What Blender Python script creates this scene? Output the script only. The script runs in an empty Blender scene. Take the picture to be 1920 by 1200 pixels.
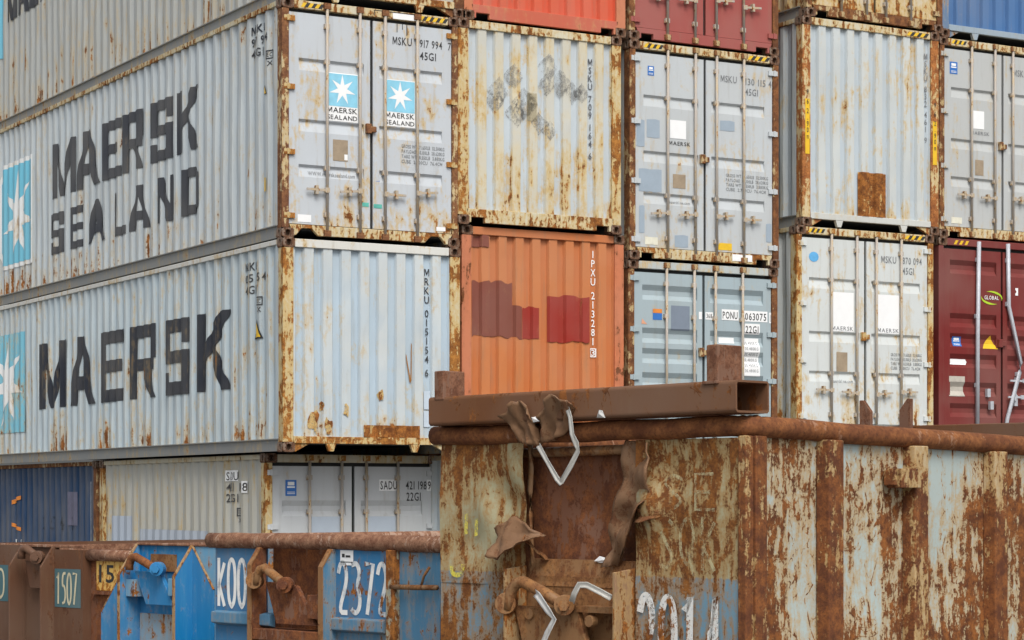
import bpy, math, random
from mathutils import Vector
R = math.radians
scene = bpy.context.scene
COL = scene.collection

# ------------------------------------------------------------------ camera, sky, sun, exposure
cam_d = bpy.data.cameras.new('camera'); cam = bpy.data.objects.new('camera', cam_d); COL.objects.link(cam)
cam.location = (-11.219, -25.117, 2.019)
cam.rotation_euler = (R(90), 0, -0.5211)
cam_d.sensor_width = 36; cam_d.lens = 79.82; cam_d.shift_y = 0.175
cam_d.clip_start = 0.1; cam_d.clip_end = 2000
scene.camera = cam
SUN_EL, SUN_AZ = R(50), R(197)          # azimuth clockwise from +Y: soft overcast light from behind the camera
world = bpy.data.worlds.new('World'); scene.world = world; world.use_nodes = True
wn = world.node_tree; wn.nodes.clear()
w_out = wn.nodes.new('ShaderNodeOutputWorld'); w_bg = wn.nodes.new('ShaderNodeBackground')
w_sky = wn.nodes.new('ShaderNodeTexSky'); w_sky.sky_type = 'NISHITA'; w_sky.sun_disc = False
w_sky.sun_elevation = SUN_EL; w_sky.sun_rotation = SUN_AZ; w_sky.dust_density = 4.0; w_sky.air_density = 1.0
w_hs = wn.nodes.new('ShaderNodeHueSaturation'); w_hs.inputs['Saturation'].default_value = 0.28
wn.links.new(w_sky.outputs[0], w_hs.inputs['Color']); wn.links.new(w_hs.outputs[0], w_bg.inputs['Color'])
w_bg.inputs['Strength'].default_value = 0.118
wn.links.new(w_bg.outputs[0], w_out.inputs['Surface'])
sun_d = bpy.data.lights.new('sun', 'SUN'); sun_d.energy = 1.5; sun_d.angle = R(28); sun_d.color = (1.0, 0.96, 0.90)
sun = bpy.data.objects.new('sun', sun_d); COL.objects.link(sun)
sd = Vector((math.sin(SUN_AZ) * math.cos(SUN_EL), math.cos(SUN_AZ) * math.cos(SUN_EL), math.sin(SUN_EL)))
sun.rotation_euler = sd.to_track_quat('Z', 'Y').to_euler(); sun.location = sd * 60
scene.view_settings.view_transform = 'Standard'; scene.view_settings.look = 'None'
scene.view_settings.exposure = 0.40; scene.view_settings.gamma = 1.0

# ------------------------------------------------------------------ materials
def nd(nt, t, **kw):
    n = nt.nodes.new(t)
    for k, v in kw.items():
        if k in n.inputs.keys(): n.inputs[k].default_value = v
        else: setattr(n, k, v)
    return n
def mth(nt, op, a, b=None, c=None, clamp=False):
    n = nt.nodes.new('ShaderNodeMath'); n.operation = op; n.use_clamp = clamp
    for i, x in enumerate((a, b, c)):
        if x is None: continue
        if isinstance(x, (int, float)): n.inputs[i].default_value = x
        else: nt.links.new(x, n.inputs[i])
    return n.outputs[0]
def vmul(nt, v, s):
    n = nt.nodes.new('ShaderNodeVectorMath'); n.operation = 'MULTIPLY'; nt.links.new(v, n.inputs[0]); n.inputs[1].default_value = s
    return n.outputs[0]
def noise(nt, v, scale, detail=4.0, rough=0.55, dist=0.0):
    n = nd(nt, 'ShaderNodeTexNoise'); n.inputs['Scale'].default_value = scale; n.inputs['Detail'].default_value = detail
    n.inputs['Roughness'].default_value = rough; n.inputs['Distortion'].default_value = dist
    nt.links.new(v, n.inputs['Vector']); return n.outputs['Fac']
def smooth(nt, x, lo, hi, a=0.0, b=1.0):
    n = nd(nt, 'ShaderNodeMapRange'); n.interpolation_type = 'SMOOTHSTEP'
    nt.links.new(x, n.inputs['Value'])
    for k, v in (('From Min', lo), ('From Max', hi), ('To Min', a), ('To Max', b)): n.inputs[k].default_value = v
    return n.outputs[0]
def mix(nt, f, a, b, mode='MIX'):
    n = nt.nodes.new('ShaderNodeMix'); n.data_type = 'RGBA'; n.blend_type = mode
    for i, x in ((0, f), (6, a), (7, b)):
        if isinstance(x, (int, float)): n.inputs[i].default_value = x
        elif isinstance(x, tuple): n.inputs[i].default_value = (*x[:3], 1)
        else: nt.links.new(x, n.inputs[i])
    return n.outputs[2]
def weather(name, base, seed=0, t=0.62, stain=0.6, bottom=0.0, zb=0.7, top=0.0, zt=99, ridge=None, ridge_f=0.8,
            split=None, rough=0.5, s=1.0, rust1=(0.15, 0.052, 0.015), rust2=(0.40, 0.155, 0.035), stain_c=(0.54, 0.38, 0.15),
            streak=0.30, dirt=0.25, band=None, alpha=None, bump=0.25, chalk=None, wid=0.035, soft=0.09,
            fine=0.06, rib=0.0, scr=0.0, speck=0.0, big=0.0):
    """painted steel that weathers: rust breaks through where the noise passes t, with stained edges, runs and grime"""
    m = bpy.data.materials.new(name); m.use_nodes = True; nt = m.node_tree; nt.nodes.clear()
    out = nt.nodes.new('ShaderNodeOutputMaterial'); p = nt.nodes.new('ShaderNodeBsdfPrincipled')
    tc = nt.nodes.new('ShaderNodeTexCoord'); ad = nt.nodes.new('ShaderNodeVectorMath'); ad.operation = 'ADD'
    nt.links.new(tc.outputs['Object'], ad.inputs[0]); ad.inputs[1].default_value = (seed * 3.7, seed * 1.9, seed * 5.3)
    V = ad.outputs[0]; sp = nt.nodes.new('ShaderNodeSeparateXYZ'); nt.links.new(tc.outputs['Object'], sp.inputs[0]); Z = sp.outputs[2]
    nA = noise(nt, V, 1.5 * s, 8, 0.66); nB = noise(nt, vmul(nt, V, (1, 1, 0.10)), 11 * s, 5, 0.62)
    nC = noise(nt, vmul(nt, V, (1, 1, 0.6)), 13 * s, 5, 0.6, 0.4); nD = noise(nt, V, 42 * s, 4, 0.7)
    mm = mth(nt, 'ADD', mth(nt, 'MULTIPLY', nA, 0.38), mth(nt, 'ADD', mth(nt, 'MULTIPLY', nB, streak), mth(nt, 'MULTIPLY', nC, 0.62 - streak)))
    mm = mth(nt, 'ADD', mm, mth(nt, 'MULTIPLY', mth(nt, 'SUBTRACT', nD, 0.5), fine))
    if bottom: mm = mth(nt, 'ADD', mm, smooth(nt, Z, 0.0, zb, bottom, 0.0))
    if top: mm = mth(nt, 'ADD', mm, smooth(nt, Z, zt - 0.7, zt, 0.0, top))
    if band:      # a rubbed strip of the sheet: z centre, half height, gain
        mm = mth(nt, 'ADD', mm, smooth(nt, mth(nt, 'ABSOLUTE', mth(nt, 'SUBTRACT', Z, band[0])), 0.0, band[1], band[2], 0.0))
    if big: mm = mth(nt, 'ADD', mm, mth(nt, 'MULTIPLY', mth(nt, 'SUBTRACT', noise(nt, vmul(nt, V, (1, 1, .6)), 1.1, 3, 0.5), 0.5), big))
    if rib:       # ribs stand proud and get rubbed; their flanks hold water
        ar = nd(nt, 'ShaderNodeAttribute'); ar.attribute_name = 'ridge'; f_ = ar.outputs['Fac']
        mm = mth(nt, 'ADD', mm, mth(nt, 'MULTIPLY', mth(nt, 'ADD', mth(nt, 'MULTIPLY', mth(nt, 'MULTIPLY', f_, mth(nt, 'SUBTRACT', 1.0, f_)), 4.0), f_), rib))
    if scr:       # scratches that have rusted
        n1 = noise(nt, vmul(nt, V, (1, 1, .7)), 2.6 * s, 3, 0.5, 1.2)
        n2 = noise(nt, vmul(nt, V, (1, 1, .35)), 3.7 * s, 2, 0.5, 0.6)
        for q_ in (n1, n2):
            ln = smooth(nt, mth(nt, 'ABSOLUTE', mth(nt, 'SUBTRACT', q_, 0.5)), 0.0, 0.010, scr, 0.0)
            mm = mth(nt, 'ADD', mm, mth(nt, 'MULTIPLY', ln, smooth(nt, nC, 0.42, 0.6)))
    if speck:     # scattered small chips
        mm = mth(nt, 'ADD', mm, mth(nt, 'MULTIPLY', smooth(nt, noise(nt, vmul(nt, V, (1, 1, .55)), 24 * s, 2, 0.5), 0.66, 0.74), smooth(nt, nA, 0.44, 0.60, speck * .25, speck)))
    rust = smooth(nt, mm, t, t + wid); st = mth(nt, 'MULTIPLY', smooth(nt, mm, t - soft, t + 0.015), stain)
    c = base
    if split: c = mix(nt, smooth(nt, mth(nt, 'ADD', Z, mth(nt, 'MULTIPLY', nC, 0.05)), split[0] - 0.004, split[0] + 0.004), split[1], base)
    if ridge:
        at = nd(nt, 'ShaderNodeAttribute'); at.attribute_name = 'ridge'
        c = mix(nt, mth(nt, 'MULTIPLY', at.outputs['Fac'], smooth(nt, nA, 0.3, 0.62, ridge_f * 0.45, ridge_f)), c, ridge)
    lo = noise(nt, V, 0.9, 3, 0.5)
    c = mix(nt, smooth(nt, lo, 0.3, 0.7, 0, 0.16), c, (0.36, 0.34, 0.29))
    c = mix(nt, smooth(nt, nB, 0.50, 0.78, 0.0, dirt), c, (0.22, 0.18, 0.12))
    c = mix(nt, smooth(nt, nD, 0.60, 0.78, 0.0, 0.22), c, (0.16, 0.14, 0.11))
    if chalk: c = mix(nt, smooth(nt, nB, 0.42, 0.70, 0.0, 0.55), c, chalk)
    c = mix(nt, st, c, stain_c)
    rc = mix(nt, smooth(nt, noise(nt, V, 7 * s, 6, 0.7), 0.36, 0.66), rust1, rust2)
    rc = mix(nt, smooth(nt, nD, 0.45, 0.72, 0.0, 0.75), rc, (0.075, 0.032, 0.018))
    c = mix(nt, rust, c, rc)
    nt.links.new(c, p.inputs['Base Color'])
    nt.links.new(mth(nt, 'ADD', mth(nt, 'MULTIPLY', rust, 0.92 - rough), mth(nt, 'ADD', rough - 0.06, mth(nt, 'MULTIPLY', nD, 0.14))), p.inputs['Roughness'])
    p.inputs['Specular IOR Level'].default_value = 0.22
    b = nt.nodes.new('ShaderNodeBump'); b.inputs['Strength'].default_value = bump; b.inputs['Distance'].default_value = 0.006
    nt.links.new(mth(nt, 'ADD', mth(nt, 'MULTIPLY', rust, mth(nt, 'ADD', nD, 0.25)), mth(nt, 'MULTIPLY', nC, 0.6)), b.inputs['Height'])
    nt.links.new(b.outputs[0], p.inputs['Normal'])
    if alpha:
        nt.links.new(smooth(nt, mth(nt, 'ADD', mth(nt, 'MULTIPLY', nC, 0.5), mth(nt, 'MULTIPLY', nD, 0.5)), alpha[0], alpha[1], 0, alpha[2] if len(alpha) > 2 else 1), p.inputs['Alpha'])
    nt.links.new(p.outputs[0], out.inputs[0]); return m
def plain(name, c, rough=0.6, var=0.15, metallic=0.0):
    m = bpy.data.materials.new(name); m.use_nodes = True; nt = m.node_tree; p = nt.nodes['Principled BSDF']
    tc = nt.nodes.new('ShaderNodeTexCoord'); n = noise(nt, tc.outputs['Object'], 9, 5, 0.6)
    nt.links.new(mix(nt, smooth(nt, n, 0.35, 0.7, 0, var * 2), c, tuple(x * 0.45 for x in c)), p.inputs['Base Color'])
    p.inputs['Roughness'].default_value = rough; p.inputs['Metallic'].default_value = metallic; return m

# ------------------------------------------------------------------ mesh helpers
class MB:
    def __init__(s): s.v = []; s.f = []; s.a = None
    def add(s, vs, fs):
        o = len(s.v); s.v += [tuple(x) for x in vs]; s.f += [tuple(i + o for i in f) for f in fs]; return s
    def box(s, x0, x1, y0, y1, z0, z1):
        return s.add([(x0, y0, z0), (x1, y0, z0), (x1, y1, z0), (x0, y1, z0), (x0, y0, z1), (x1, y0, z1), (x1, y1, z1), (x0, y1, z1)],
                     [(0, 3, 2, 1), (4, 5, 6, 7), (0, 1, 5, 4), (1, 2, 6, 5), (2, 3, 7, 6), (3, 0, 4, 7)])
    def prism(s, pts, axis, a, b):
        """extrude an outline; axis 1: pts are (x,z) swept over y, 0: (y,z) over x, 2: (x,y) over z"""
        def P(p, t): return (p[0], t, p[1]) if axis == 1 else (t, p[0], p[1]) if axis == 0 else (p[0], p[1], t)
        n = len(pts)
        return s.add([P(p, a) for p in pts] + [P(p, b) for p in pts],
                     [tuple(range(n)), tuple(range(2 * n - 1, n - 1, -1))] + [(i, (i + 1) % n, (i + 1) % n + n, i + n) for i in range(n)])
    def tube(s, path, r, n=10, caps=True, wob=0.0, rnd=None):
        pts = [Vector(p) for p in path]; rings = []
        for i, p in enumerate(pts):
            d = (pts[min(i + 1, len(pts) - 1)] - pts[max(i - 1, 0)]).normalized()
            u = d.cross(Vector((0, 0, 1)))
            if u.length < 1e-3: u = d.cross(Vector((0, 1, 0)))
            u.normalize(); w = u.cross(d)
            rr = r[i] if isinstance(r, (list, tuple)) else r
            rings.append([p + (u * math.cos(2 * math.pi * k / n) + w * math.sin(2 * math.pi * k / n)) * rr * (1 + (rnd.uniform(-wob, wob) if rnd else 0)) for k in range(n)])
        o = len(s.v); s.v += [tuple(q) for rg in rings for q in rg]
        for i in range(len(rings) - 1):
            for k in range(n): s.f.append((o + i * n + k, o + i * n + (k + 1) % n, o + (i + 1) * n + (k + 1) % n, o + (i + 1) * n + k))
        if caps:
            s.f.append(tuple(o + k for k in range(n - 1, -1, -1))); s.f.append(tuple(o + (len(rings) - 1) * n + k for k in range(n)))
        return s
    def mesh(s, name):
        me = bpy.data.meshes.new(name); me.from_pydata(s.v, [], s.f)
        if s.a:
            at = me.attributes.new('ridge', 'FLOAT', 'POINT'); at.data.foreach_set('value', s.a)
        me.update(); return me
    def build(s, name, mat, parent=None, smooth_=False, bevel=0.0, fix=True):
        me = s.mesh(name)
        if fix:
            import bmesh
            bm = bmesh.new(); bm.from_mesh(me); bmesh.ops.recalc_face_normals(bm, faces=bm.faces); bm.to_mesh(me); bm.free()
        me.materials.append(mat)
        if smooth_: me.polygons.foreach_set('use_smooth', [True] * len(me.polygons))
        o = bpy.data.objects.new(name, me); COL.objects.link(o)
        if parent: o.parent = parent
        if bevel:
            b = o.modifiers.new('bevel', 'BEVEL'); b.width = bevel; b.segments = 2; b.limit_method = 'ANGLE'
            if smooth_ is False: pass
        return o
def put(name, mesh, mat, parent, loc=(0, 0, 0), rot=(0, 0, 0)):
    o = bpy.data.objects.new(name, mesh); COL.objects.link(o); o.parent = parent; o.location = loc; o.rotation_euler = rot
    o.material_slots[0].link = 'OBJECT'; o.material_slots[0].material = mat; return o
def thing(name, label, cat, loc=(0, 0, 0), rz=0.0, group=None):
    o = bpy.data.objects.new(name, None); COL.objects.link(o); o.location = loc; o.rotation_euler = (0, 0, rz)
    o.empty_display_size = 0.2
    o['label'] = label; o['category'] = cat
    if group: o['group'] = group
    return o

# ------------------------------------------------------------------ lettering: glyph outlines from the built-in font, block letters, brush strokes
GLY = {}
def load_glyphs(chars):
    obs = []
    for c in chars:
        cu = bpy.data.curves.new('glyph', 'FONT'); cu.body = c; cu.size = 1; cu.resolution_u = 2; cu.offset = 0.010
        o = bpy.data.objects.new('glyph', cu); COL.objects.link(o); obs.append((c, o, cu))
    dg = bpy.context.evaluated_depsgraph_get(); dg.update()
    for c, o, cu in obs:
        me = o.evaluated_get(dg).to_mesh()
        GLY[c] = ([(v.co.x, v.co.y) for v in me.vertices], [tuple(p.vertices) for p in me.polygons])
        o.evaluated_get(dg).to_mesh_clear()
    for c, o, cu in obs:
        bpy.data.objects.remove(o); bpy.data.curves.remove(cu)
load_glyphs('ABCDEGHIKLMNOPRSTUWXYaeskndlocmrw0123456789.,!/')
CAP = max(y for x, y in GLY['H'][0])
def _quadglyph(polys, w):
    vs = []; fs = []
    for p in polys: fs.append(tuple(range(len(vs), len(vs) + len(p)))); vs += [(x * w, y * CAP) for x, y in p]
    return vs, fs
GLY['M'] = _quadglyph([[(0, 0), (.15, 0), (.15, 1), (0, 1)], [(.85, 0), (1, 0), (1, 1), (.85, 1)], [(.15, 1), (.15, .70), (.44, .12), (.5, .12), (.5, .42), (.22, 1)], [(.85, 1), (.78, 1), (.5, .42), (.5, .12), (.56, .12), (.85, .70)]], .62)
def text(s, a, b, w, h, sp=0.16, vert=False):
    """polygons of a line of text, left end at a, foot at b, fitted to width w and cap height h"""
    polys = []; x = 0.0
    if vert:
        adv = h / sum(.5 if c == ' ' else 1 for c in s); y = b + h
        for c in s:
            y -= adv * (.5 if c == ' ' else 1)
            if c in GLY:
                vs, fs = GLY[c]; mx = max(q[0] for q in vs); mn = min(q[0] for q in vs); k = min(w * .8 / max(mx - mn, .3), adv * .80 / CAP * .85)
                for f in fs: polys.append([(a + w * .5 + (vs[j][0] - (mn + mx) / 2) * k, y + adv * .1 + vs[j][1] / CAP * adv * .78) for j in f])
        return polys
    for c in s:
        if c not in GLY: x += 0.34; continue
        vs, fs = GLY[c]; mn = min(q[0] for q in vs); mx = max(q[0] for q in vs)
        if c in '1I': x += 0.06
        for f in fs: polys.append([(x + vs[j][0] - mn, vs[j][1] / CAP) for j in f])
        x += mx - mn + sp + (0.06 if c in '1I' else 0)
    x -= sp; k = w / max(x, 1e-6)
    return [[(a + q[0] * k, b + q[1] * h) for q in p] for p in polys]
def rect(a0, b0, a1, b1): return [(a0, b0), (a1, b0), (a1, b1), (a0, b1)]
BLK = {
 'M': [rect(0, 0, .22, 1), rect(.78, 0, 1, 1), [(.22, 1), (.22, .62), (.42, 0), (.5, 0), (.5, .22), (.25, 1)], [(.78, 1), (.75, 1), (.5, .22), (.5, 0), (.58, 0), (.78, .62)]],
 'A': [[(0, 0), (.26, 0), (.33, .22), (.40, .42), (.5, .74), (.5, 1), (.36, 1)], [(1, 0), (.74, 0), (.67, .22), (.60, .42), (.5, .74), (.5, 1), (.64, 1)], [(.33, .22), (.67, .22), (.60, .42), (.40, .42)]],
 'E': [rect(0, 0, .25, 1), rect(.25, .825, 1, 1), rect(.25, .42, .86, .59), rect(.25, 0, 1, .175)],
 'R': [rect(0, 0, .23, 1), rect(.23, .825, 1, 1), rect(.76, .54, 1, .825), rect(.23, .38, .96, .54), [(.52, .38), (.82, .38), (1, 0), (.76, 0)]],
 'S': [rect(0, .825, 1, 1), rect(0, .42, .24, .825), rect(.24, .42, 1, .585), rect(.76, 0, 1, .42), rect(0, 0, .76, .175), rect(.78, .68, 1, .825), rect(0, .175, .22, .30)],
 'K': [rect(0, 0, .28, 1), [(.28, .38), (.28, .62), (.66, 1), (1, 1), (.56, .55), (.42, .50)], [(.42, .50), (.56, .55), (1, 0), (.68, 0)]],
 'L': [rect(0, 0, .26, 1), rect(.26, 0, 1, .2)],
 'N': [rect(0, 0, .18, 1), rect(.82, 0, 1, 1), [(.18, 1), (.18, .62), (.66, 0), (.82, 0), (.82, .38), (.34, 1)]],
 'D': [rect(0, 0, .28, 1), rect(.28, .80, .72, 1), rect(.28, 0, .72, .20), [(.72, 0), (1, .16), (1, .84), (.72, 1)]]}
def block(c, a0, a1, b, h): return [[(a0 + q[0] * (a1 - a0), b + q[1] * h) for q in p] for p in BLK[c]]
STK = {'0': [[(.5, 0), (.15, .12), (.05, .5), (.15, .88), (.5, 1), (.85, .88), (.95, .5), (.85, .12), (.5, 0)]], '1': [[(.2, .82), (.55, 1), (.5, 0)]],
 '2': [[(.08, .78), (.25, .97), (.6, 1), (.88, .8), (.8, .55), (.12, .02), (.95, .02)]], '3': [[(.1, .95), (.6, 1), (.9, .8), (.6, .55), (.92, .35), (.85, .1), (.45, 0), (.1, .1)]],
 '4': [[(.75, 0), (.75, 1), (.1, .3), (.95, .3)]], '5': [[(.9, .98), (.3, .98), (.2, .56), (.6, .6), (.9, .38), (.75, .06), (.2, .02)]], '7': [[(.1, .98), (.9, .98), (.35, 0)]],
 'k': [[(.15, 1), (.15, 0)], [(.85, .9), (.2, .45), (.85, 0)]], 'O': [[(.5, 0), (.1, .15), (.05, .5), (.12, .86), (.5, 1), (.88, .86), (.95, .5), (.88, .15), (.5, 0)]],
 'S': [[(.9, .85), (.5, 1), (.1, .8), (.5, .5), (.9, .25), (.5, 0), (.1, .12)]], 'Q': [[(.5, .1), (.1, .3), (.1, .8), (.5, 1), (.9, .8), (.8, .2), (.5, .1)], [(.55, .35), (.9, -.1)]],
 'U': [[(.1, 1), (.12, .2), (.5, 0), (.85, .2), (.9, 1)]], 'E': [[(.85, 1), (.15, 1), (.15, 0), (.9, 0)], [(.15, .5), (.7, .5)]], 'L': [[(.15, 1), (.15, 0), (.85, 0)]]}
STK['K'] = STK['k']
def stroke(c, a, b, w, h, th):
    polys = []
    for line in STK[c]:
        if c in '0O23SQU5':
            for _ in range(2):
                q = [line[0]]
                for p0, p1 in zip(line, line[1:]): q += [(p0[0] * .75 + p1[0] * .25, p0[1] * .75 + p1[1] * .25), (p0[0] * .25 + p1[0] * .75, p0[1] * .25 + p1[1] * .75)]
                line = q + [line[-1]]
        pts = [(a + x * w, b + y * h) for x, y in line]
        L = []
        for i, p in enumerate(pts):
            q0 = pts[max(i - 1, 0)]; q1 = pts[min(i + 1, len(pts) - 1)]
            if i == len(pts) - 1 and pts[0] == p: q1 = pts[1]
            if i == 0 and pts[-1] == p: q0 = pts[-2]
            dx, dy = q1[0] - q0[0], q1[1] - q0[1]; l = math.hypot(dx, dy) or 1
            L.append(((p[0] - dy / l * th / 2, p[1] + dx / l * th / 2), (p[0] + dy / l * th / 2, p[1] - dx / l * th / 2)))
        for i in range(len(L) - 1): polys.append([L[i][0], L[i + 1][0], L[i + 1][1], L[i][1]])
    return polys
def strokes(s, a, b, w, h, th, gap=0.25):
    n = len(s); cw = w / (n + (n - 1) * gap); out = []
    for i, c in enumerate(s):
        if c in STK: out += stroke(c, a + i * cw * (1 + gap), b, cw, h, th)
    return out
def star(ca, cb, ra, rb, n=7, k=0.36, rot=0.0):
    pts = []
    for i in range(2 * n):
        r = 1 if i % 2 == 0 else k; t = math.pi / 2 + rot + math.pi * i / n
        pts.append((ca + ra * r * math.cos(t), cb + rb * r * math.sin(t)))
    return [[(ca, cb), pts[i], pts[(i + 1) % (2 * n)]] for i in range(2 * n)]
def clip(poly, ax, lo, hi):
    for lim, sg in ((lo, 1), (hi, -1)):
        out = []
        for i, p in enumerate(poly):
            q = poly[(i + 1) % len(poly)]; dp = (p[ax] - lim) * sg; dq = (q[ax] - lim) * sg
            if dp >= 0: out.append(p)
            if (dp > 0 and dq < 0) or (dp < 0 and dq > 0):
                t = dp / (dp - dq); out.append((p[0] + (q[0] - p[0]) * t, p[1] + (q[1] - p[1]) * t))
        poly = out
        if len(poly) < 3: return []
    return poly
def decal(polys, fn, folds=None, ax=0, lift=0.0):
    """lay flat polygons on a surface; folds are where the surface creases along axis ax; fn(a,b,extra) -> 3D"""
    mb = MB()
    for k, p in enumerate(polys):
        strips = [p]
        if folds:
            lo = min(q[ax] for q in p); hi = max(q[ax] for q in p)
            cuts = [lo] + [f for f in folds if lo < f < hi] + [hi]
            strips = [clip(p, ax, cuts[i], cuts[i + 1]) for i in range(len(cuts) - 1)]
        for st in strips:
            if len(st) >= 3: mb.add([fn(q[0], q[1], (k % 3) * lift) for q in st], [tuple(range(len(st)))])
    w = MB(); ix = {}              # weld shared corners so that a patch is one piece
    for f in mb.f:
        g = []
        for i in f:
            key = tuple(round(q, 5) for q in mb.v[i])
            if key not in ix: ix[key] = len(w.v); w.v.append(mb.v[i])
            g.append(ix[key])
        if len(set(g)) == len(g): w.f.append(tuple(g))
    return w

# ------------------------------------------------------------------ shipping containers
W = 2.438
BK = weather('black_lettering_paint', (0.035, 0.038, 0.045), t=0.70, stain=0.3, dirt=0.1)
GASKET = plain('rubber_gasket', (0.035, 0.036, 0.036), 0.8)
STEELBAR = weather('galvanised_bar', (0.42, 0.38, 0.34), 3, t=0.56, stain=0.5, rough=0.55, s=2)
WHITE = plain('white_vinyl', (0.85, 0.86, 0.86), 0.4, 0.03)
STICKBLUE = plain('blue_vinyl', (0.03, 0.16, 0.50), 0.4, 0.05)
SKYBLUE = plain('light_blue_paint', (0.20, 0.55, 0.74), 0.45, 0.06)
YELLOW = plain('yellow_vinyl', (0.80, 0.50, 0.02), 0.5, 0.1)
BLACKV = plain('black_vinyl', (0.03, 0.03, 0.03), 0.6, 0.1)
TANP = plain('tan_plate', (0.36, 0.28, 0.19), 0.5, 0.25)
GREYTXT = plain('faded_grey_lettering', (0.20, 0.21, 0.22), 0.6, 0.2)

def casting_mesh():
    mb = MB(); a, b, c = 0.162, 0.178, 0.118; n = 16
    def face(o, u, v, nrm, wu, wv, ru, rv, dep):
        o, u, v, nrm = Vector(o), Vector(u), Vector(v), Vector(nrm); cu = o + u * wu / 2 + v * wv / 2
        sq, el, inn = [], [], []
        for k in range(n):
            t = 2 * math.pi * (k + .5) / n; cx, sy = math.cos(t), math.sin(t); m = max(abs(cx), abs(sy))
            sq.append(cu + u * cx / m * wu / 2 + v * sy / m * wv / 2)
            e = cu + u * (abs(cx) ** .7 * (1 if cx > 0 else -1)) * ru + v * (abs(sy) ** .7 * (1 if sy > 0 else -1)) * rv
            el.append(e); inn.append(e - nrm * dep)
        i0 = len(mb.v); mb.v += [tuple(x) for x in sq + el + inn]
        for k in range(n):
            j = (k + 1) % n
            mb.f.append((i0 + k, i0 + j, i0 + n + j, i0 + n + k)); mb.f.append((i0 + n + k, i0 + n + j, i0 + 2 * n + j, i0 + 2 * n + k))
        mb.f.append(tuple(i0 + 2 * n + k for k in range(n)))
    face((0, 0, 0), (1, 0, 0), (0, 0, 1), (0, -1, 0), a, c, .033, .040, .075)
    face((0, b, 0), (1, 0, 0), (0, 0, 1), (0, 1, 0), a, c, .033, .040, .075)
    face((0, 0, 0), (0, 1, 0), (0, 0, 1), (-1, 0, 0), b, c, .026, .040, .06)
    face((a, 0, 0), (0, 1, 0), (0, 0, 1), (1, 0, 0), b, c, .026, .040, .06)
    mb.add([(0, 0, 0), (a, 0, 0), (a, b, 0), (0, b, 0)], [(0, 1, 2, 3)]).add([(0, 0, c), (a, 0, c), (a, b, c), (0, b, c)], [(0, 1, 2, 3)])
    me = mb.mesh('corner_casting'); me.materials.append(GASKET); return me
CAST = casting_mesh()
CASTM = weather('dark_casting_steel', (.20, .15, .12), 18, t=.47, stain=.4, s=3, rust1=(.085, .045, .03), rust2=(.19, .095, .05), stain_c=(.24, .15, .09))
def boxmesh(name, *a):
    me = MB().box(*a).mesh(name); me.materials.append(GASKET); return me
BRACKET = boxmesh('bar_bracket', -.034, .034, -.012, .03, -.03, .03)
KEEPER = boxmesh('cam_keeper', -.045, .045, -.03, .02, -.035, .035)
HINGE = MB().box(-.07, .075, -.012, .02, -.032, .032).box(-.03, .0, -.024, -.012, -.038, .038).mesh('hinge'); HINGE.materials.append(GASKET)
HANDLE = MB().box(-.27, .0, -.022, -.004, -.016, .012).box(-.155, -.12, -.03, .03, -.055, .05).box(-.03, .03, -.03, .0, -.03, .03).mesh('door_handle'); HANDLE.materials.append(GASKET)

SP, SO = 0.278, 0.19                         # side corrugation pitch and start
SPTS = [(0, 0), (.070, 0), (.138, .036), (.210, .036), (.278, 0)]
def prof(s, start, pts, pitch):
    u = (s - start) % pitch
    for (a, d0), (b, d1) in zip(pts, pts[1:]):
        if a <= u <= b: return d0 + (d1 - d0) * (u - a) / (b - a)
    return 0.0
def folds_of(start, pts, pitch, lo, hi):
    out = []; k = math.floor((lo - start) / pitch)
    while start + k * pitch < hi:
        out += [start + k * pitch + q[0] for q in pts[:-1] if lo < start + k * pitch + q[0] < hi]; k += 1
    return out
EP, ES = 0.25, 0.30                          # end wall corrugation
EPTS = [(0, 0), (.118, 0), (.142, .045), (.226, .045), (.25, 0)]
def corrugated(lo, hi, start, pts, pitch, at, z0, z1, axis, rnd=None):
    """wall sheet; axis 1: runs along y at x=at+depth, axis 0: runs along x at y=at+depth"""
    mb = MB(); mb.a = []; ss = [lo] + folds_of(start, pts, pitch, lo, hi) + [hi]; dm = max(p[1] for p in pts)
    zs = [z0 + (z1 - z0) * i / 9 for i in range(10)]
    ph = [rnd.uniform(0, 6.28) for _ in range(4)] if rnd else None
    for s in ss:
        d = prof(min(max(s, lo), hi - 1e-6), start, pts, pitch)
        for z in zs:
            e = (rnd.uniform(-.002, .002) + .006 * math.sin(s * 2.1 + ph[0]) * math.sin(z * 2.6 + ph[1]) + .004 * math.sin(s * 9 + ph[2]) * math.sin(z * 4.4 + ph[3])) if rnd and z not in (z0, z1) else 0
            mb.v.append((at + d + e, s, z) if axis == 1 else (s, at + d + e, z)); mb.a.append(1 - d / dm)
    n = len(zs)
    for i in range(len(ss) - 1):
        for j in range(n - 1): mb.f.append((i * n + j, (i + 1) * n + j, (i + 1) * n + j + 1, i * n + j + 1))
    return mb

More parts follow.
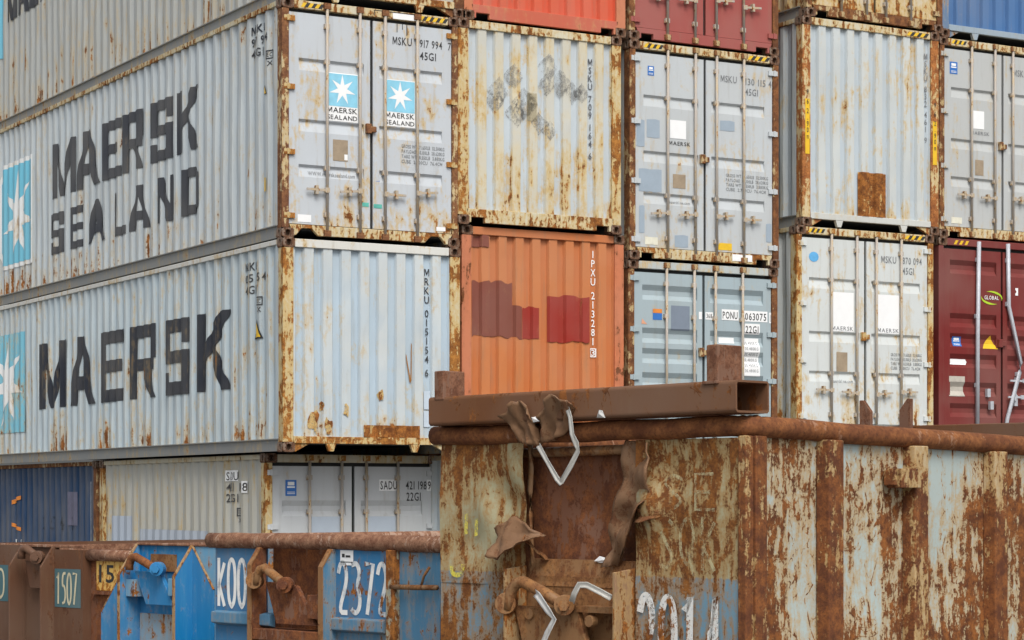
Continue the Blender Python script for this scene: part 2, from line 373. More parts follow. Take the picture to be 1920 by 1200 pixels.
class Container: pass
def container(label, loc, L, H, body, frame, front, sill='tunnel', side=True, rails=None, seed=1, name='shipping_container', bars=None,
              grooves=((2.19, 'f'), (1.45, 'f'), (0.90, 'f')), header_m=None, sill_m=None, doormat=None, hinge_m=None, detail=True, side_m=None):
    c = Container(); c.H, c.L = H, L; r = thing(name, label, 'container', loc, group='stacked shipping containers'); c.root = r
    rnd = random.Random(seed); rails = rails or body; header_m = header_m or rails; sill_m = sill_m or rails; hinge_m = hinge_m or frame; c.seed = seed
    for x in (0, W - .162):
        for y in (0, L - .178):
            for z in (0, H - .118): put('corner_casting', CAST, CASTM, r, (x, y, z))
    pw = .098 if front == 'door' else .145
    for x0, x1 in ((.006, pw), (W - pw, W - .006)):
        MB().box(x0, x1, .006, .15, .118, H - .118).build('corner_post', frame, r, bevel=.006)
        MB().box(x0, x1, L - .15, L - .006, .118, H - .118).build('corner_post', frame, r)
    for sgn in (0, 1):
        X = lambda x: x if sgn == 0 else W - x
        lo, hi = .178, L - .178
        q = [(.012, .012), (.06, .012), (.06, .02), (.034, .02), (.034, .152), (.006, .158), (.006, .172), (.06, .172), (.06, .18), (.034 + .04, .18), (.074, .012)]
        MB().prism([(X(a), b) for a, b in ((.03, .012), (.075, .012), (.075, .165), (.006, .165), (.006, .152), (.03, .148))], 1, lo, hi).build('bottom_side_rail', rails if sgn or not rails else rails, r)
        MB().box(min(X(.006), X(.07)), max(X(.006), X(.07)), lo, hi, H - .075, H - .014).build('top_side_rail', header_m, r, bevel=.005)
        if sgn == 0:
            c.side = corrugated(.15, L - .15, SO, SPTS, SP, .020, .166, H - .076, 1, rnd if side else None).build('side_wall', side_m or body, r, fix=False)
        else:
            MB().box(W - .06, W - .03, .15, L - .15, .166, H - .076).build('side_wall', body, r)
    MB().box(.07, W - .07, .15, L - .02, H - .05, H - .025).build('roof_panel', body, r)
    MB().box(.076, W - .076, .07, L - .02, .11, .165).build('floor_panel', GASKET, r)
    MB().box(.14, W - .14, L - .06, L - .03, .1, H - .05).build('end_wall', body, r)
    # front frame
    hz = H - .112
    MB().box(.162, W - .162, .004 if front == 'door' else .006, .10, hz, H - .012).build('header', header_m, r, bevel=.006)
    if sill == 'tunnel':
        o = [(.15, .105), (W - .15, .105), (W - .15, .19), (.15, .19)]
        MB().prism(o, 1, .008, .07).build('sill', sill_m, r, bevel=.004)
        MB().prism([(.162, .004), (.178, .004), (.37, .104), (.162, .104)], 1, .03, .08).build('sill_gusset', frame, r)
        MB().prism([(W - .162, .004), (W - .178, .004), (W - .37, .104), (W - .162, .104)], 1, .03, .08).build('sill_gusset', frame, r)
        for x in (.65, 1.80): MB().prism([(x - .03, .012), (x + .03, .012), (x + .065, .104), (x - .065, .104)], 1, .012, .06).build('sill_lug', sill_m, r)
    elif sill == 'notch':
        n = [(.162, .035), (.19, .035), (.27, .125), (.40, .125), (.49, .04), (1.0, .045)]
        o = n + [(W - x, z) for x, z in reversed(n)] + [(W - .10, .165), (.10, .165)]
        MB().prism(o, 1, .006, .06).build('sill', sill_m, r, bevel=.004)
    else:
        n = [(.162, .03), (.19, .03), (.19, .098), (.385, .098), (.385, .03)]
        zt = .165 if front == 'door' else .20
        o = n + [(W - x, z) for x, z in reversed(n)] + [(W - .12, zt), (.12, zt)]
        MB().prism(o, 1, .006, .06).build('sill', sill_m, r, bevel=.004)
    if front == 'end':
        z0 = .185
        c.wall = corrugated(.12, W - .12, ES, EPTS, EP, .022, z0, hz + .002, 0, rnd if side else None).build('end_wall', body, r, fix=False)
        c.fold = folds_of(ES, EPTS, EP, .12, W - .12)
        c.fn = lambda a, b, e: (a, .022 + prof(a, ES, EPTS, EP) - .012 - e, b)
    else:
        doormat = doormat or body
        MB().box(.10, W - .10, .085, .10, .15, hz).build('gasket', GASKET, r)
        pts = [(.175, 0)]
        gl = []
        for zt, kind in sorted(grooves):
            if kind == 'f': gl += [(zt - .15, 0), (zt - .045, .030), (zt - .030, .030), (zt, 0)]
            else: gl += [(zt - .20, 0), (zt - .135, .042), (zt - .07, .042), (zt - .0, 0)]
        pts += gl + [(H - .158, 0)]
        def dep(z):
            for (a, d0), (b, d1) in zip(pts, pts[1:]):
                if a <= z <= b: return d0 + (d1 - d0) * (z - a) / max(b - a, 1e-6)
            return 0
        c.fold = [p[0] for p in pts]; c.ax = 1
        c.fn = lambda a, b, e: (a, .03 + dep(b) - .004 - e, b)
        c.doors = []
        for k, (x0, x1) in enumerate(((.105, 1.198), (1.24, W - .105))):
            m0, m1 = (.13, .085) if k == 0 else (.085, .13)
            mb = MB(); y = .03
            for a, b in ((x0, x0 + m0), (x1 - m1, x1)): mb.add([(a, y, pts[0][0]), (b, y, pts[0][0]), (b, y, pts[-1][0]), (a, y, pts[-1][0])], [(0, 1, 2, 3)])
            for i in range(len(pts) - 1):
                (za, da), (zb, db) = pts[i], pts[i + 1]
                mb.add([(x0 + m0, y + da, za), (x1 - m1, y + da, za), (x1 - m1, y + db, zb), (x0 + m0, y + db, zb)], [(0, 1, 2, 3)])
                if da or db:
                    for xx in (x0 + m0, x1 - m1): mb.add([(xx, y, za), (xx, y + da, za), (xx, y + db, zb), (xx, y, zb)], [(0, 1, 2, 3)])
            for a, b in ((x0, x0), (x1, x1)): mb.add([(a, y, pts[0][0]), (a, y + .03, pts[0][0]), (a, y + .03, pts[-1][0]), (a, y, pts[-1][0])], [(0, 1, 2, 3)])
            for z in (pts[0][0], pts[-1][0]): mb.add([(x0, y, z), (x1, y, z), (x1, y + .03, z), (x0, y + .03, z)], [(0, 1, 2, 3)])
            mb.add([(x0, y + .018, H - .158 - .14), (x1, y + .018, H - .3), (x1, y + .018, H - .298), (x0, y + .018, H - .298)], [(0, 1, 2, 3)])
            d = mb.build('door', doormat, r, fix=False); c.doors.append(d)
            if not detail: continue
            bm = bars or STEELBAR
            for x in ((.60, 1.045) if k == 0 else (1.39, 1.838)):
                if bars == 'skip_last' and x > 1.8: continue
                MB().tube([(x, -.008, .055), (x, -.008, H - .035)], .0185, 10).build('locking_bar', STEELBAR if bars in (None, 'skip_last') else bars, d, True)
                for z in (.075, H - .055): put('cam_keeper', KEEPER, frame if bars is None else STEELBAR, d, (x, .0, z))
                for z in (.30, .87, H - .73, H - .30): put('bar_bracket', BRACKET, STEELBAR, d, (x, -.002, z))
                hx = x if x in (.60,) else x
                sgn = 1 if k == 0 else -1
                h = put('door_handle', HANDLE, STEELBAR, d, (x - .01, -.012, .62 + rnd.uniform(-.03, .03)), (0, rnd.uniform(-.1, .1), 0))
                if k == 1: h.rotation_euler = (0, R(180) + rnd.uniform(-.1, .1), 0); h.location.x = x + .01
            for z in (.27, 1.04, 1.06 + (H - 1.36) * .5, H - .24):
                put('hinge', HINGE, hinge_m, d, ((.10 if k == 0 else W - .10), .012, z), (0, 0 if k == 0 else R(180), 0))
        MB().box(1.13, 1.20, -.02, .03, 1.34, 1.46).box(1.20, 1.27, -.012, .03, 1.36, 1.43).build('lock_box', frame, r, bevel=.006)
    return c
def on_front(c, name, polys, mat, door=None):
    o = decal(polys, c.fn, c.fold, getattr(c, 'ax', 0)).build(name, mat, c.doors[door] if door is not None else c.root, fix=False); return o
def on_side(c, name, polys, mat):
    fo = folds_of(SO, SPTS, SP, .15, c.L - .15)
    # side text: a is distance measured to the right as seen from the left, so y = -a
    fn = lambda a, b, e: (.020 + prof(-a, SO, SPTS, SP) - .012 - e, -a, b)
    return decal(polys, fn, sorted(-f for f in fo), 0).build(name, mat, c.root, fix=False)
def stripes(c, x0, x1, zc, n=3, black=True, h=.055):
    w = (x1 - x0) / n; P = []; Q = []
    for i in range(n):
        a = x0 + i * w; P.append([(a, zc - h / 2), (a + w * .5, zc - h / 2), (a + w * .9, zc + h / 2), (a + w * .4, zc + h / 2)])
        Q.append([(a + w * .5, zc - h / 2), (a + w, zc - h / 2), (a + w * 1.4, zc + h / 2), (a + w * .9, zc + h / 2)])
    fn = lambda a, b, e: (a, .001 - e, b)
    for p in P: decal([p], fn).build('warning_stripe', YELLOW, c.root, fix=False)
    for q in (Q if black else ()): decal([q], fn).build('warning_stripe', BLACKV, c.root, fix=False)

frameA = weather('rusted_frame_brown', (0.50, 0.46, 0.36), 11, t=0.445, stain=0.75, s=1.3, rust1=(.15,.065,.035), rust2=(.30,.14,.06), big=0.1)
frameB = weather('rusted_frame_orange', (0.58, 0.50, 0.32), 12, t=0.478, stain=0.85, s=1.3, rust1=(0.22, .08, .02), rust2=(.46, .2, .045), big=0.1)
frameC = weather('rusted_frame_dark', (0.34, 0.28, 0.22), 13, t=0.44, stain=0.7, s=1.3, rust1=(0.12, .05, .025), rust2=(.28, .12, .045))
railg = weather('grey_bottom_rail', (0.235, 0.245, 0.245), 14, t=0.57, stain=0.5, dirt=0.5, fine=0.08)
creamr = weather('cream_stained_rail', (0.60, 0.56, 0.42), 15, t=0.505, stain=0.8, s=1.6)

# ---- first stack (left): the two long lettered containers over a short one
bodyA = weather('grey_paint_upper', (0.48, 0.545, 0.585), 1, t=0.61, stain=0.38, bottom=0.07, zb=1.0, ridge=(.58, .61, .60), ridge_f=.75, streak=.36, rib=0.012, speck=0.035, big=0.16)  # ridge tone: weathered paint, plus corrugation shading put into the colour
doorA = weather('grey_paint_door', (0.52, 0.56, 0.60), 2, t=0.6, stain=0.8, bottom=0.07, zb=.9, speck=0.06, big=0.12)
A = container('long grey container with two lines of big dark lettering and starred blue door panels', (0, 0, 5.182), 12.192, 2.896,
              bodyA, frameA, 'door', 'notch', rails=railg, header_m=creamr, sill_m=creamr, doormat=doorA, seed=1, hinge_m=frameB)
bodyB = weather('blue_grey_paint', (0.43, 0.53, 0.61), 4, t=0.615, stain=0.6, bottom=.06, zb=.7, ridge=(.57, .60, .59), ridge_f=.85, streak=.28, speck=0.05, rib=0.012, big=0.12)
sideB = weather('blue_grey_side_paint', (0.45, 0.545, 0.60), 5, t=0.61, stain=0.55, bottom=.06, zb=.9, ridge=(.57, .62, .62), ridge_f=.75, streak=.36, band=(1.22, .35, .035), speck=0.04, rib=0.012, big=0.16)  # pale ridges on darker grooves: part weathering, part painted-in fold shading
B = container('long blue-grey container with one line of big dark lettering and a ribbed front', (0, -.03, 2.591), 12.192, 2.591,
              bodyB, frameB, 'end', 'tunnel', rails=railg, header_m=weather('white_rust_header', (.66, .66, .62), 16, t=.585, stain=.8), sill_m=frameB, seed=2, side_m=sideB)
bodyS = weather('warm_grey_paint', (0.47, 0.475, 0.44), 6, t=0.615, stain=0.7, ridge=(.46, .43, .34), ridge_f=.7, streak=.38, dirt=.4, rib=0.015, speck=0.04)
doorS = weather('clean_grey_door_paint', (0.56, 0.585, 0.60), 7, t=0.67, stain=0.6)
S = container('short dirty grey container with clean grey doors at ground level', (.136, .8, 0), 6.058, 2.591,
              bodyS, frameB, 'door', 'pocket', rails=railg, header_m=weather('scabbed_cream_header', (.58, .54, .42), 17, t=.555, stain=.7, rust1=(.08, .045, .03)), doormat=doorS, seed=3,
              grooves=((2.005, 'w'), (1.45, 'w'), (.90, 'w')), hinge_m=doorS)
T4 = container('topmost grey container of the left stack, cut off by the picture edge', (.08, 0, 8.078), 12.192, 2.896,
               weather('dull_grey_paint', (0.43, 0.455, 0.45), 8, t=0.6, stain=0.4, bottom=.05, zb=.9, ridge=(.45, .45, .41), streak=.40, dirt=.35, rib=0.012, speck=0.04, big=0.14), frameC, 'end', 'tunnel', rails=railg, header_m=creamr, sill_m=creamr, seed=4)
navy = weather('navy_paint', (0.005, 0.042, 0.115), 9, t=0.68, stain=0.1, ridge=(.11, .11, .13), ridge_f=.5, dirt=.25)
NAVY = container('short navy blue container with orange marks at ground level on the left', (.136, 6.98, 0), 6.058, 2.591,
                 navy, frameC, 'end', 'pocket', rails=frameC, seed=5)
# ---- second stack
bodyO = weather('orange_paint', (0.52, 0.155, 0.042), 20, t=0.635, stain=0.25, ridge=(.56, .19, .058), ridge_f=.7, dirt=0.35, stain_c=(.4, .16, .07), bump=.35, speck=0.035, big=0.1)
frameO = weather('orange_frame_paint', (0.56, 0.18, 0.08), 21, t=0.545, stain=0.35, stain_c=(.35, .12, .06), rust2=(.2, .08, .04))
O = container('orange container with dark red touched-up paint patches and white upright numbering', (2.496, .05, 2.591), 6.058, 2.896,
              bodyO, frameO, 'end', 'pocket', rails=frameO, header_m=bodyO, seed=6)
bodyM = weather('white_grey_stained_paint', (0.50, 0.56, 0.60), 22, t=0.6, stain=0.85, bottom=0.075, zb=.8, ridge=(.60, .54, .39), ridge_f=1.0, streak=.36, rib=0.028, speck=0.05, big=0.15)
M = container('white container with yellowed ribs and grey diamond-shaped glue marks on its front', (2.409, -.02, 5.487), 12.192, 2.591,
              bodyM, frameB, 'end', 'pocket', rails=railg, header_m=creamr, sill_m=creamr, seed=7)
bodyR = weather('red_paint', (0.60, 0.095, 0.045), 23, t=0.63, stain=0.3, ridge=(.62, .13, .07), ridge_f=.6, stain_c=(.35, .12, .08), speck=0.04)
RED = container('bright red ribbed container at the top of the second stack, cut by the picture edge', (2.49, 0, 8.078), 6.058, 2.591, bodyR, frameO, 'end', 'pocket', rails=bodyR, sill_m=weather('red_scabbed_sill', (.52, .12, .07), 24, t=.59, stain=.3, rust1=(.1, .07, .05), rust2=(.2, .12, .08)), seed=8)
# ---- third stack
doorN = weather('grey_door_paint_worn', (0.50, 0.535, 0.555), 25, t=0.605, stain=0.6, bottom=.035, zb=.6, speck=0.04, big=0.12)
N = container('grey container with white square sticker on its doors and a yellow-black striped header', (4.996, .02, 5.182), 12.192, 2.896, doorN, frameC, 'door', 'pocket', rails=railg, header_m=creamr, sill_m=creamr, doormat=doorN, seed=9, hinge_m=doorN)
doorP = weather('dusty_blue_door_paint', (0.35, 0.43, 0.465), 26, t=0.64, stain=0.6, ridge=None, speck=0.03)
P = container('dusty blue container with waved doors and white number patches below the grey one', (4.99, .04, 2.591), 6.058, 2.591, doorP, frameC, 'door', 'pocket', rails=doorP, header_m=weather('blue_white_header', (.45, .50, .50), 27, t=.58, stain=.8), doormat=doorP, seed=10,
              grooves=((2.27, 'w'), (1.70, 'w'), (1.43, 'w'), (1.11, 'w'), (.8, 'w'), (.5, 'w')), hinge_m=doorP)
doorMa = weather('maroon_door_paint', (0.34, 0.075, 0.065), 28, t=0.64, stain=0.3, stain_c=(.4, .15, .1))
MAR = container('maroon container with pale locking bars at the top of the third stack', (4.99, .02, 8.078), 12.192, 2.896, doorMa, frameC, 'door', 'pocket', rails=doorMa, doormat=doorMa, seed=11, hinge_m=doorMa, grooves=((2.3, 'w'), (1.6, 'w'), (1.0, 'w')))
# ---- fourth stack
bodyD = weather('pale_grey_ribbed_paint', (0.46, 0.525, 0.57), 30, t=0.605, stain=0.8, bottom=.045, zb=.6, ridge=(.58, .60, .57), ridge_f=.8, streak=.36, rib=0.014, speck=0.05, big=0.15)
D = container('pale grey ribbed container with yellow height labels on its orange-rusted posts', (7.809, 0, 5.792), 12.192, 2.896, bodyD, weather('rust_post_orange', (.62, .54, .38), 31, t=0.46, stain=.8, s=1.2, rust1=(.26, .09, .03), rust2=(.5, .2, .06)), 'end', 'tunnel', rails=railg, header_m=creamr, sill_m=weather('pale_sill', (.56, .57, .54), 32, t=.62, stain=.7), seed=12)
doorG = weather('white_grey_door_paint', (0.60, 0.635, 0.63), 33, t=0.6, stain=0.75, bottom=.05, zb=.8, speck=0.05, big=0.12)
G = container('white-grey container with two tall white door stickers beside the dark red one', (7.71, 0, 2.896), 12.192, 2.896, doorG, frameB, 'door', 'pocket', rails=railg, header_m=creamr, doormat=doorG, seed=13, hinge_m=doorG)
doorT = weather('heavily_stained_door_paint', (0.58, 0.50, 0.36), 34, t=0.52, stain=0.9, bottom=.04)
T5 = container('heavily rusted cream container at the top of the fourth stack', (7.88, 0, 8.688), 12.192, 2.896, doorT, frameC, 'door', 'pocket', rails=railg, header_m=creamr, sill_m=frameC, doormat=doorT, seed=14)
# ---- fifth stack (right edge)
doorF = weather('silver_grey_door_paint', (0.47, 0.49, 0.49), 35, t=0.615, stain=0.6, bottom=.04, speck=0.04)
F = container('grey container with a small white square sticker at the right picture edge', (10.392, .164, 5.792), 12.192, 2.896, doorF, frameC, 'door', 'pocket', rails=railg, header_m=creamr, sill_m=creamr, doormat=doorF, seed=15, hinge_m=doorF)
doorX = weather('dark_red_door_paint', (0.17, 0.022, 0.020), 36, t=0.70, stain=0.05, dirt=.1, rough=.4)
GALV = plain('bright_galvanised_bar', (.48, .50, .54), .45, .12, .1)
X = container('dark red container with waved doors, a green-ringed logo and a buckled locking bar', (10.32, .1, 2.896), 12.192, 2.896, doorX, doorX, 'door', 'pocket', rails=doorX, doormat=doorX, seed=16, hinge_m=doorX, bars='skip_last', detail=False,
              grooves=((2.58, 'w'), (1.81, 'w'), (1.52, 'w'), (1.226, 'w'), (.82, 'w'), (.51, 'w')))
BL = container('blue ribbed container at the top right picture corner', (10.42, .16, 8.688), 6.058, 2.591, weather('blue_paint', (0.055, 0.15, 0.34), 37, t=0.68, stain=0.2, ridge=(.07, .17, .37)), weather('blue_frame', (.12, .2, .33), 38, t=.56, stain=.4), 'end', 'tunnel', seed=17,
               sill_m=weather('blue_grey_sill', (.30, .38, .45), 39, t=.62, stain=.4), header_m=weather('blue_header', (.08, .18, .36), 40))
# ---- what the stacks stand on, behind the skips
for x, H_, lb in ((2.45, 2.591, 'plain grey container at ground level under the orange one'), (4.99, 2.591, 'plain grey container at ground level under the dusty blue one'),
                  (7.75, 2.896, 'plain grey container at ground level under the white-grey one'), (10.35, 2.896, 'plain grey container at ground level under the dark red one')):
    container(lb, (x, .05, 0), 6.058, H_, bodyA, frameC, 'end', 'pocket', rails=railg, seed=20, side=False)

# ------------------------------------------------------------------ lettering and stickers on the containers
bkA = weather('dark_letters_upper', (0.045, 0.050, 0.062), 1, t=0.64, stain=0.12, bottom=.05, zb=1.0, streak=.36, dirt=.12, speck=0.035, big=0.16)
bkB = weather('dark_letters_lower', (0.022, 0.027, 0.040), 5, t=0.625, stain=0.18, bottom=.06, zb=.9, streak=.36, band=(1.22, .35, .035), dirt=.08, speck=0.04, big=0.16)
for c, y0, y1 in (('M', 8.71, 7.62), ('A', 7.59, 6.53), ('E', 6.404, 5.66), ('R', 5.536, 4.81), ('S', 4.437, 3.66), ('K', 3.491, 2.70)):
    on_side(A, 'lettering', block(c, -y0, -y1, 1.447, .826), bkA)
for c, y0, y1 in (('S', 8.75, 8.17), ('E', 7.834, 7.22), ('A', 7.06, 6.28), ('L', 5.934, 5.44), ('A', 5.314, 4.51), ('N', 4.185, 3.66), ('D', 3.287, 2.69)):
    on_side(A, 'lettering', block(c, -y0, -y1, .595, .62), bkA)
for c, y0, y1 in (('M', 9.33, 8.0), ('A', 7.90, 6.79), ('E', 6.529, 5.53), ('R', 5.278, 4.316), ('S', 3.975, 3.12), ('K', 2.785, 1.675)):
    on_side(B, 'lettering', block(c, -y0, -y1, .829, 1.015), bkB)
for c, y0, y1 in (('M', 11.22, 10.70), ('A', 10.62, 10.10), ('E', 10.0, 9.6), ('R', 9.5, 9.0), ('S', 8.9, 8.4), ('K', 8.3, 7.8)):
    on_side(T4, 'lettering', block(c, -y0, -y1, 1.735, .8), bkB)
sbA = weather('light_blue_panel_paint', (0.17, 0.52, 0.68), 1, t=0.66, stain=0.2, streak=.36, dirt=.1)
whA = weather('white_star_paint', (0.78, 0.80, 0.80), 5, t=0.6, stain=0.6, streak=.36, bottom=.06, zb=.9, band=(1.22, .35, .035))
sbB = weather('light_blue_panel_paint_lower', (0.18, 0.50, 0.64), 5, t=0.575, stain=0.5, streak=.36, bottom=.06, zb=.9, band=(1.22, .35, .035), speck=0.06)
def panel(c, y0, y1, z0, z1, mat, cut=.12): return [[(-y0 + cut, z0), (-y1, z0), (-y1, z1), (-y0 + cut, z1), (-y0, z1 - cut * 1.6), (-y0, z0 + cut * 1.6)]]
def lift(o, d):
    for v in o.data.vertices: v.co.x -= d
def liftf(o, d):
    for v in o.data.vertices: v.co.y -= d
on_side(A, 'logo_border', panel(A, 11.32, 9.62, .56, 2.27, WHITE, .16), whA)
lift(on_side(A, 'logo_panel', panel(A, 11.25, 9.66, .63, 2.2, sbA, .14), sbA), .003)
lift(on_side(A, 'logo_star', star(-10.36, 1.36, .74, .78, 7, .33, .06), whA), .006)
on_side(B, 'logo_panel', [rect(-11.9, .5, -10.02, 2.1)], sbB)
lift(on_side(B, 'logo_star', star(-10.93, 1.3, .80, .76, 7, .33), whA), .004)
on_side(T4, 'logo_panel', [rect(-12.0, 1.2, -11.45, 2.5)], sbA)
for c, y, z, rows in ((A, .985, 2.60, (('MSKU', .44, 0), ('917 994', .52, 0), ('45G1', .34, 0))), (B, 1.235, 2.27, (('MRKU', .40, 0), ('015 154', .62, 0), ('42G1', .34, 0)))):
    for i, (tx, w_, _) in enumerate(rows): on_side(c, 'lettering', text(tx, -y, z - i * .145, w_, .10), bkB)
for q in (rect(-1.30, 2.25, -.96, 2.39), rect(-.78, 2.10, -.66, 2.25)): lift(on_side(S, 'label_patch', [q], WHITE), .001)
for i, (tx, w_) in enumerate((('SADU', .33), ('421 198', .62), ('22G1', .34))): lift(on_side(S, 'lettering', text(tx, -1.284, 2.262 - i * .14, w_, .105), bkB), .003)
def outline(a0, b0, a1, b1, t_): return [rect(a0, b0, a1, b0 + t_), rect(a0, b1 - t_, a1, b1), rect(a0, b0 + t_, a0 + t_, b1 - t_), rect(a1 - t_, b0 + t_, a1, b1 - t_)]
for c, y, z in ((B, .83, 1.82), (S, .98, 1.80), (A, .50, 2.22)):
    on_side(c, 'lettering', outline(-y, z, -y + .14, z + .11, .016), bkB)
    on_side(c, 'lettering', text('EC', -y + .03, z + .03, .08, .05), bkB); on_side(c, 'lettering', text('X', -y + .03, z - .08, .09, .06), bkB)
def tri(c, y, z, s):
    on_side(c, 'warning_sign', [[(-y, z), (-y + s, z), (-y + s * .5, z + s * .9)]], BLACKV)
    lift(on_side(c, 'warning_sign', [[(-y + s * .14, z + s * .07), (-y + s * .86, z + s * .07), (-y + s * .5, z + s * .74)]], YELLOW), .003)
tri(B, .95, 1.41, .27); tri(A, .60, 1.80, .13)
lift(on_side(A, 'sticker', [rect(-.62, .61, -.50, .78)], YELLOW), .002)
patchS = weather('grey_blue_touch_up', (.40, .455, .53), 41, t=.7, stain=.1)
on_side(S, 'paint_patch', [rect(-5.57, 1.20, -4.75, 1.78)], patchS); on_side(S, 'paint_patch', [rect(-4.40, 1.05, -1.9, 1.60)], patchS)
# navy container marks
ORM = plain('orange_marking', (.75, .25, .04), .5)
on_side(NAVY, 'lettering', [[(-4.1, 1.93), (-3.72, 2.02), (-3.72, 2.08), (-4.1, 2.0)], [(-4.1, 1.64), (-3.72, 1.56), (-3.72, 1.50), (-4.1, 1.58)]], ORM)
for o_, p_ in (('paint_line', [rect(-.372, 1.2, -.35, 2.28)]), ('paint_line', [rect(-.06, 1.2, -.045, 1.8)])): on_side(NAVY, o_, p_, plain('white_scrape', (.6, .6, .62), .6, .4))
on_side(NAVY, 'lettering', text('2 5 4 3', -2.6, 1.55, 1.5, .2, .5), weather('scribbled_marks', (.012, .014, .02), 5, t=.7, alpha=(.42, .6, .8)))
on_side(NAVY, 'lettering', text('73', -4.0, 1.15, .42, .22), WHITE)
on_side(NAVY, 'paint_patch', [rect(-1.32, 1.62, -.96, 2.13)], plain('faded_navy_patch', (.13, .13, .19), .6))
# front of the blue-grey ribbed container
on_front(B, 'lettering', text('MRKU 015154 6', 1.938, .95, .092, 1.37, vert=True), BK)
rustp = weather('rust_patch', (.30, .12, .04), 42, t=.40, stain=.9, s=1.4)
liftf(on_front(B, 'repair_patch', [rect(1.085, .19, 1.86, .34)], rustp), .008)
for q in (rect(1.93, .55, 2.03, .78), rect(1.93, .33, 2.03, .53)): on_front(B, 'paint_patch', [q], plain('pale_blue_patch', (.52, .60, .68), .5, .05))
rustE = weather('rust_flake', (.60, .40, .16), 43, t=.50, stain=.9, s=1.6, alpha=(.36, .5))
for (a, b, w_, h_, sd_) in ((.31, .19, .22, .36, 1), (.55, .19, .12, .26, 2), (.80, .42, .10, .2, 3), (1.28, .62, .10, .2, 4), (.50, .50, .06, .12, 5)):
    rn = random.Random(sd_); pl = []
    for k in range(12):
        th = 2 * math.pi * k / 12; rr = rn.uniform(.5, 1.05); pl.append((a + w_ / 2 + math.cos(th) * w_ / 2 * rr, max(.19, b + h_ / 2 + math.sin(th) * h_ / 2 * rr)))
    on_front(B, 'rust_patch', [[(a + w_ / 2, b + h_ / 2), pl[k], pl[(k + 1) % 12]] for k in range(12)], rustE)
on_front(B, 'scratch', [[(1.745, .88), (1.765, .88), (1.70, 1.22), (1.68, 1.26)], [(1.755, .90), (1.77, .90), (1.775, 1.35), (1.765, 1.38)]], plain('rust_scratch', (.35, .16, .04), .8))
# doors of the upper lettered container
stripes(A, .25, .53, 2.83, 3); stripes(A, 1.86, 2.24, 2.835, 4)
for tx, a, b, w_ in (('MSKU', 1.508, 2.478, .268), ('917 994', 1.888, 2.478, .315), ('7', 2.285, 2.478, .045), ('45G1', 1.888, 2.325, .235)): on_front(A, 'lettering', text(tx, a, b, w_, .095, .12), BK, 1)
def starpanel(c, a, w_, z0, z1, dr, d0):
    on_front(c, 'logo_label', [rect(a, z0, a + w_, z1)], WHITE, dr)
    zb = z0 + (z1 - z0) * .31
    liftf(on_front(c, 'logo_panel', [rect(a + .006, zb, a + w_ - .006, z1 - .01)], plain('pale_blue_label', (.27, .62, .80), .4, .12), dr), .002)
    liftf(on_front(c, 'logo_star', star(a + w_ / 2, (zb + z1) / 2, w_ * .42, (z1 - zb) * .46, 7, .36), WHITE, dr), .004)
    liftf(on_front(c, 'lettering', text('MAERSK', a + .01, z0 + .105, w_ - .02, .062, .1), BLACKV, dr), .003)
    liftf(on_front(c, 'lettering', text('SEALAND', a + .01, z0 + .02, w_ - .02, .055, .1), BLACKV, dr), .003)
starpanel(A, .605, .425, 1.46, 2.05, 0, 0); starpanel(A, 1.40, .42, 1.46, 2.04, 1, 0)
rows4 = ('GROSS WT  71.650LB  32.500KG', 'PAYLOAD  63.100LB  28.620KG', 'TARE WT  8.550LB  3.880KG', 'CUBE  2.700CU  76.4CM')
for c, a, z, w_ in ((A, 1.634, 1.205, .60), (N, 1.563, 1.195, .70), (G, 1.672, 1.145, .56), (F, 1.70, 1.17, .56)):
    for i, tx in enumerate(rows4): on_front(c, 'lettering', text(tx, a, z - i * .063, w_ * (1 - .05 * (i == 3)), .042, .12), GREYTXT, 1)
on_front(A, 'data_plate', [rect(.692, .975, .894, 1.235)], TANP, 0); liftf(on_front(A, 'sticker', [rect(.845, .99, .89, 1.06)], WHITE, 0), .002)
on_front(A, 'lettering', text('WWW.maersksealand.com', .363, .775, .63, .05, .1), GREYTXT, 0)
on_front(A, 'sticker', [rect(.22, .20, .40, .29)], WHITE, 0); on_front(A, 'sticker', [rect(2.12, .20, 2.25, .25)], WHITE, 1)
on_front(A, 'sticker', [rect(1.28, .76, 1.33, .80)], STICKBLUE, 1)
TEAL = plain('teal_paint_dab', (.12, .5, .42), .6, .3)
on_front(A, 'paint_dab', [rect(1.09, .44, 1.18, .49)], TEAL, 0); on_front(A, 'paint_dab', [rect(1.245, .43, 1.36, .48)], TEAL, 1)
fnh = lambda a, b, e: (a, .002 - e, b)
decal([rect(1.50, 2.79, 1.83, 2.86)], fnh).build('paint_patch', WHITE, A.root, fix=False)
decal([[(1.24, 2.872), (1.85, 2.875), (1.85, 2.865), (1.24, 2.862)], [(1.24, 2.80), (1.25, 2.80), (1.25, 2.86), (1.24, 2.86)]], fnh).build('paint_drip', BLACKV, A.root, fix=False)
on_front(A, 'paint_drip', [rect(1.565, 2.63, 1.575, 2.74), rect(1.70, 2.60, 1.712, 2.74), rect(1.64, 2.67, 1.65, 2.74)], BLACKV, 1)
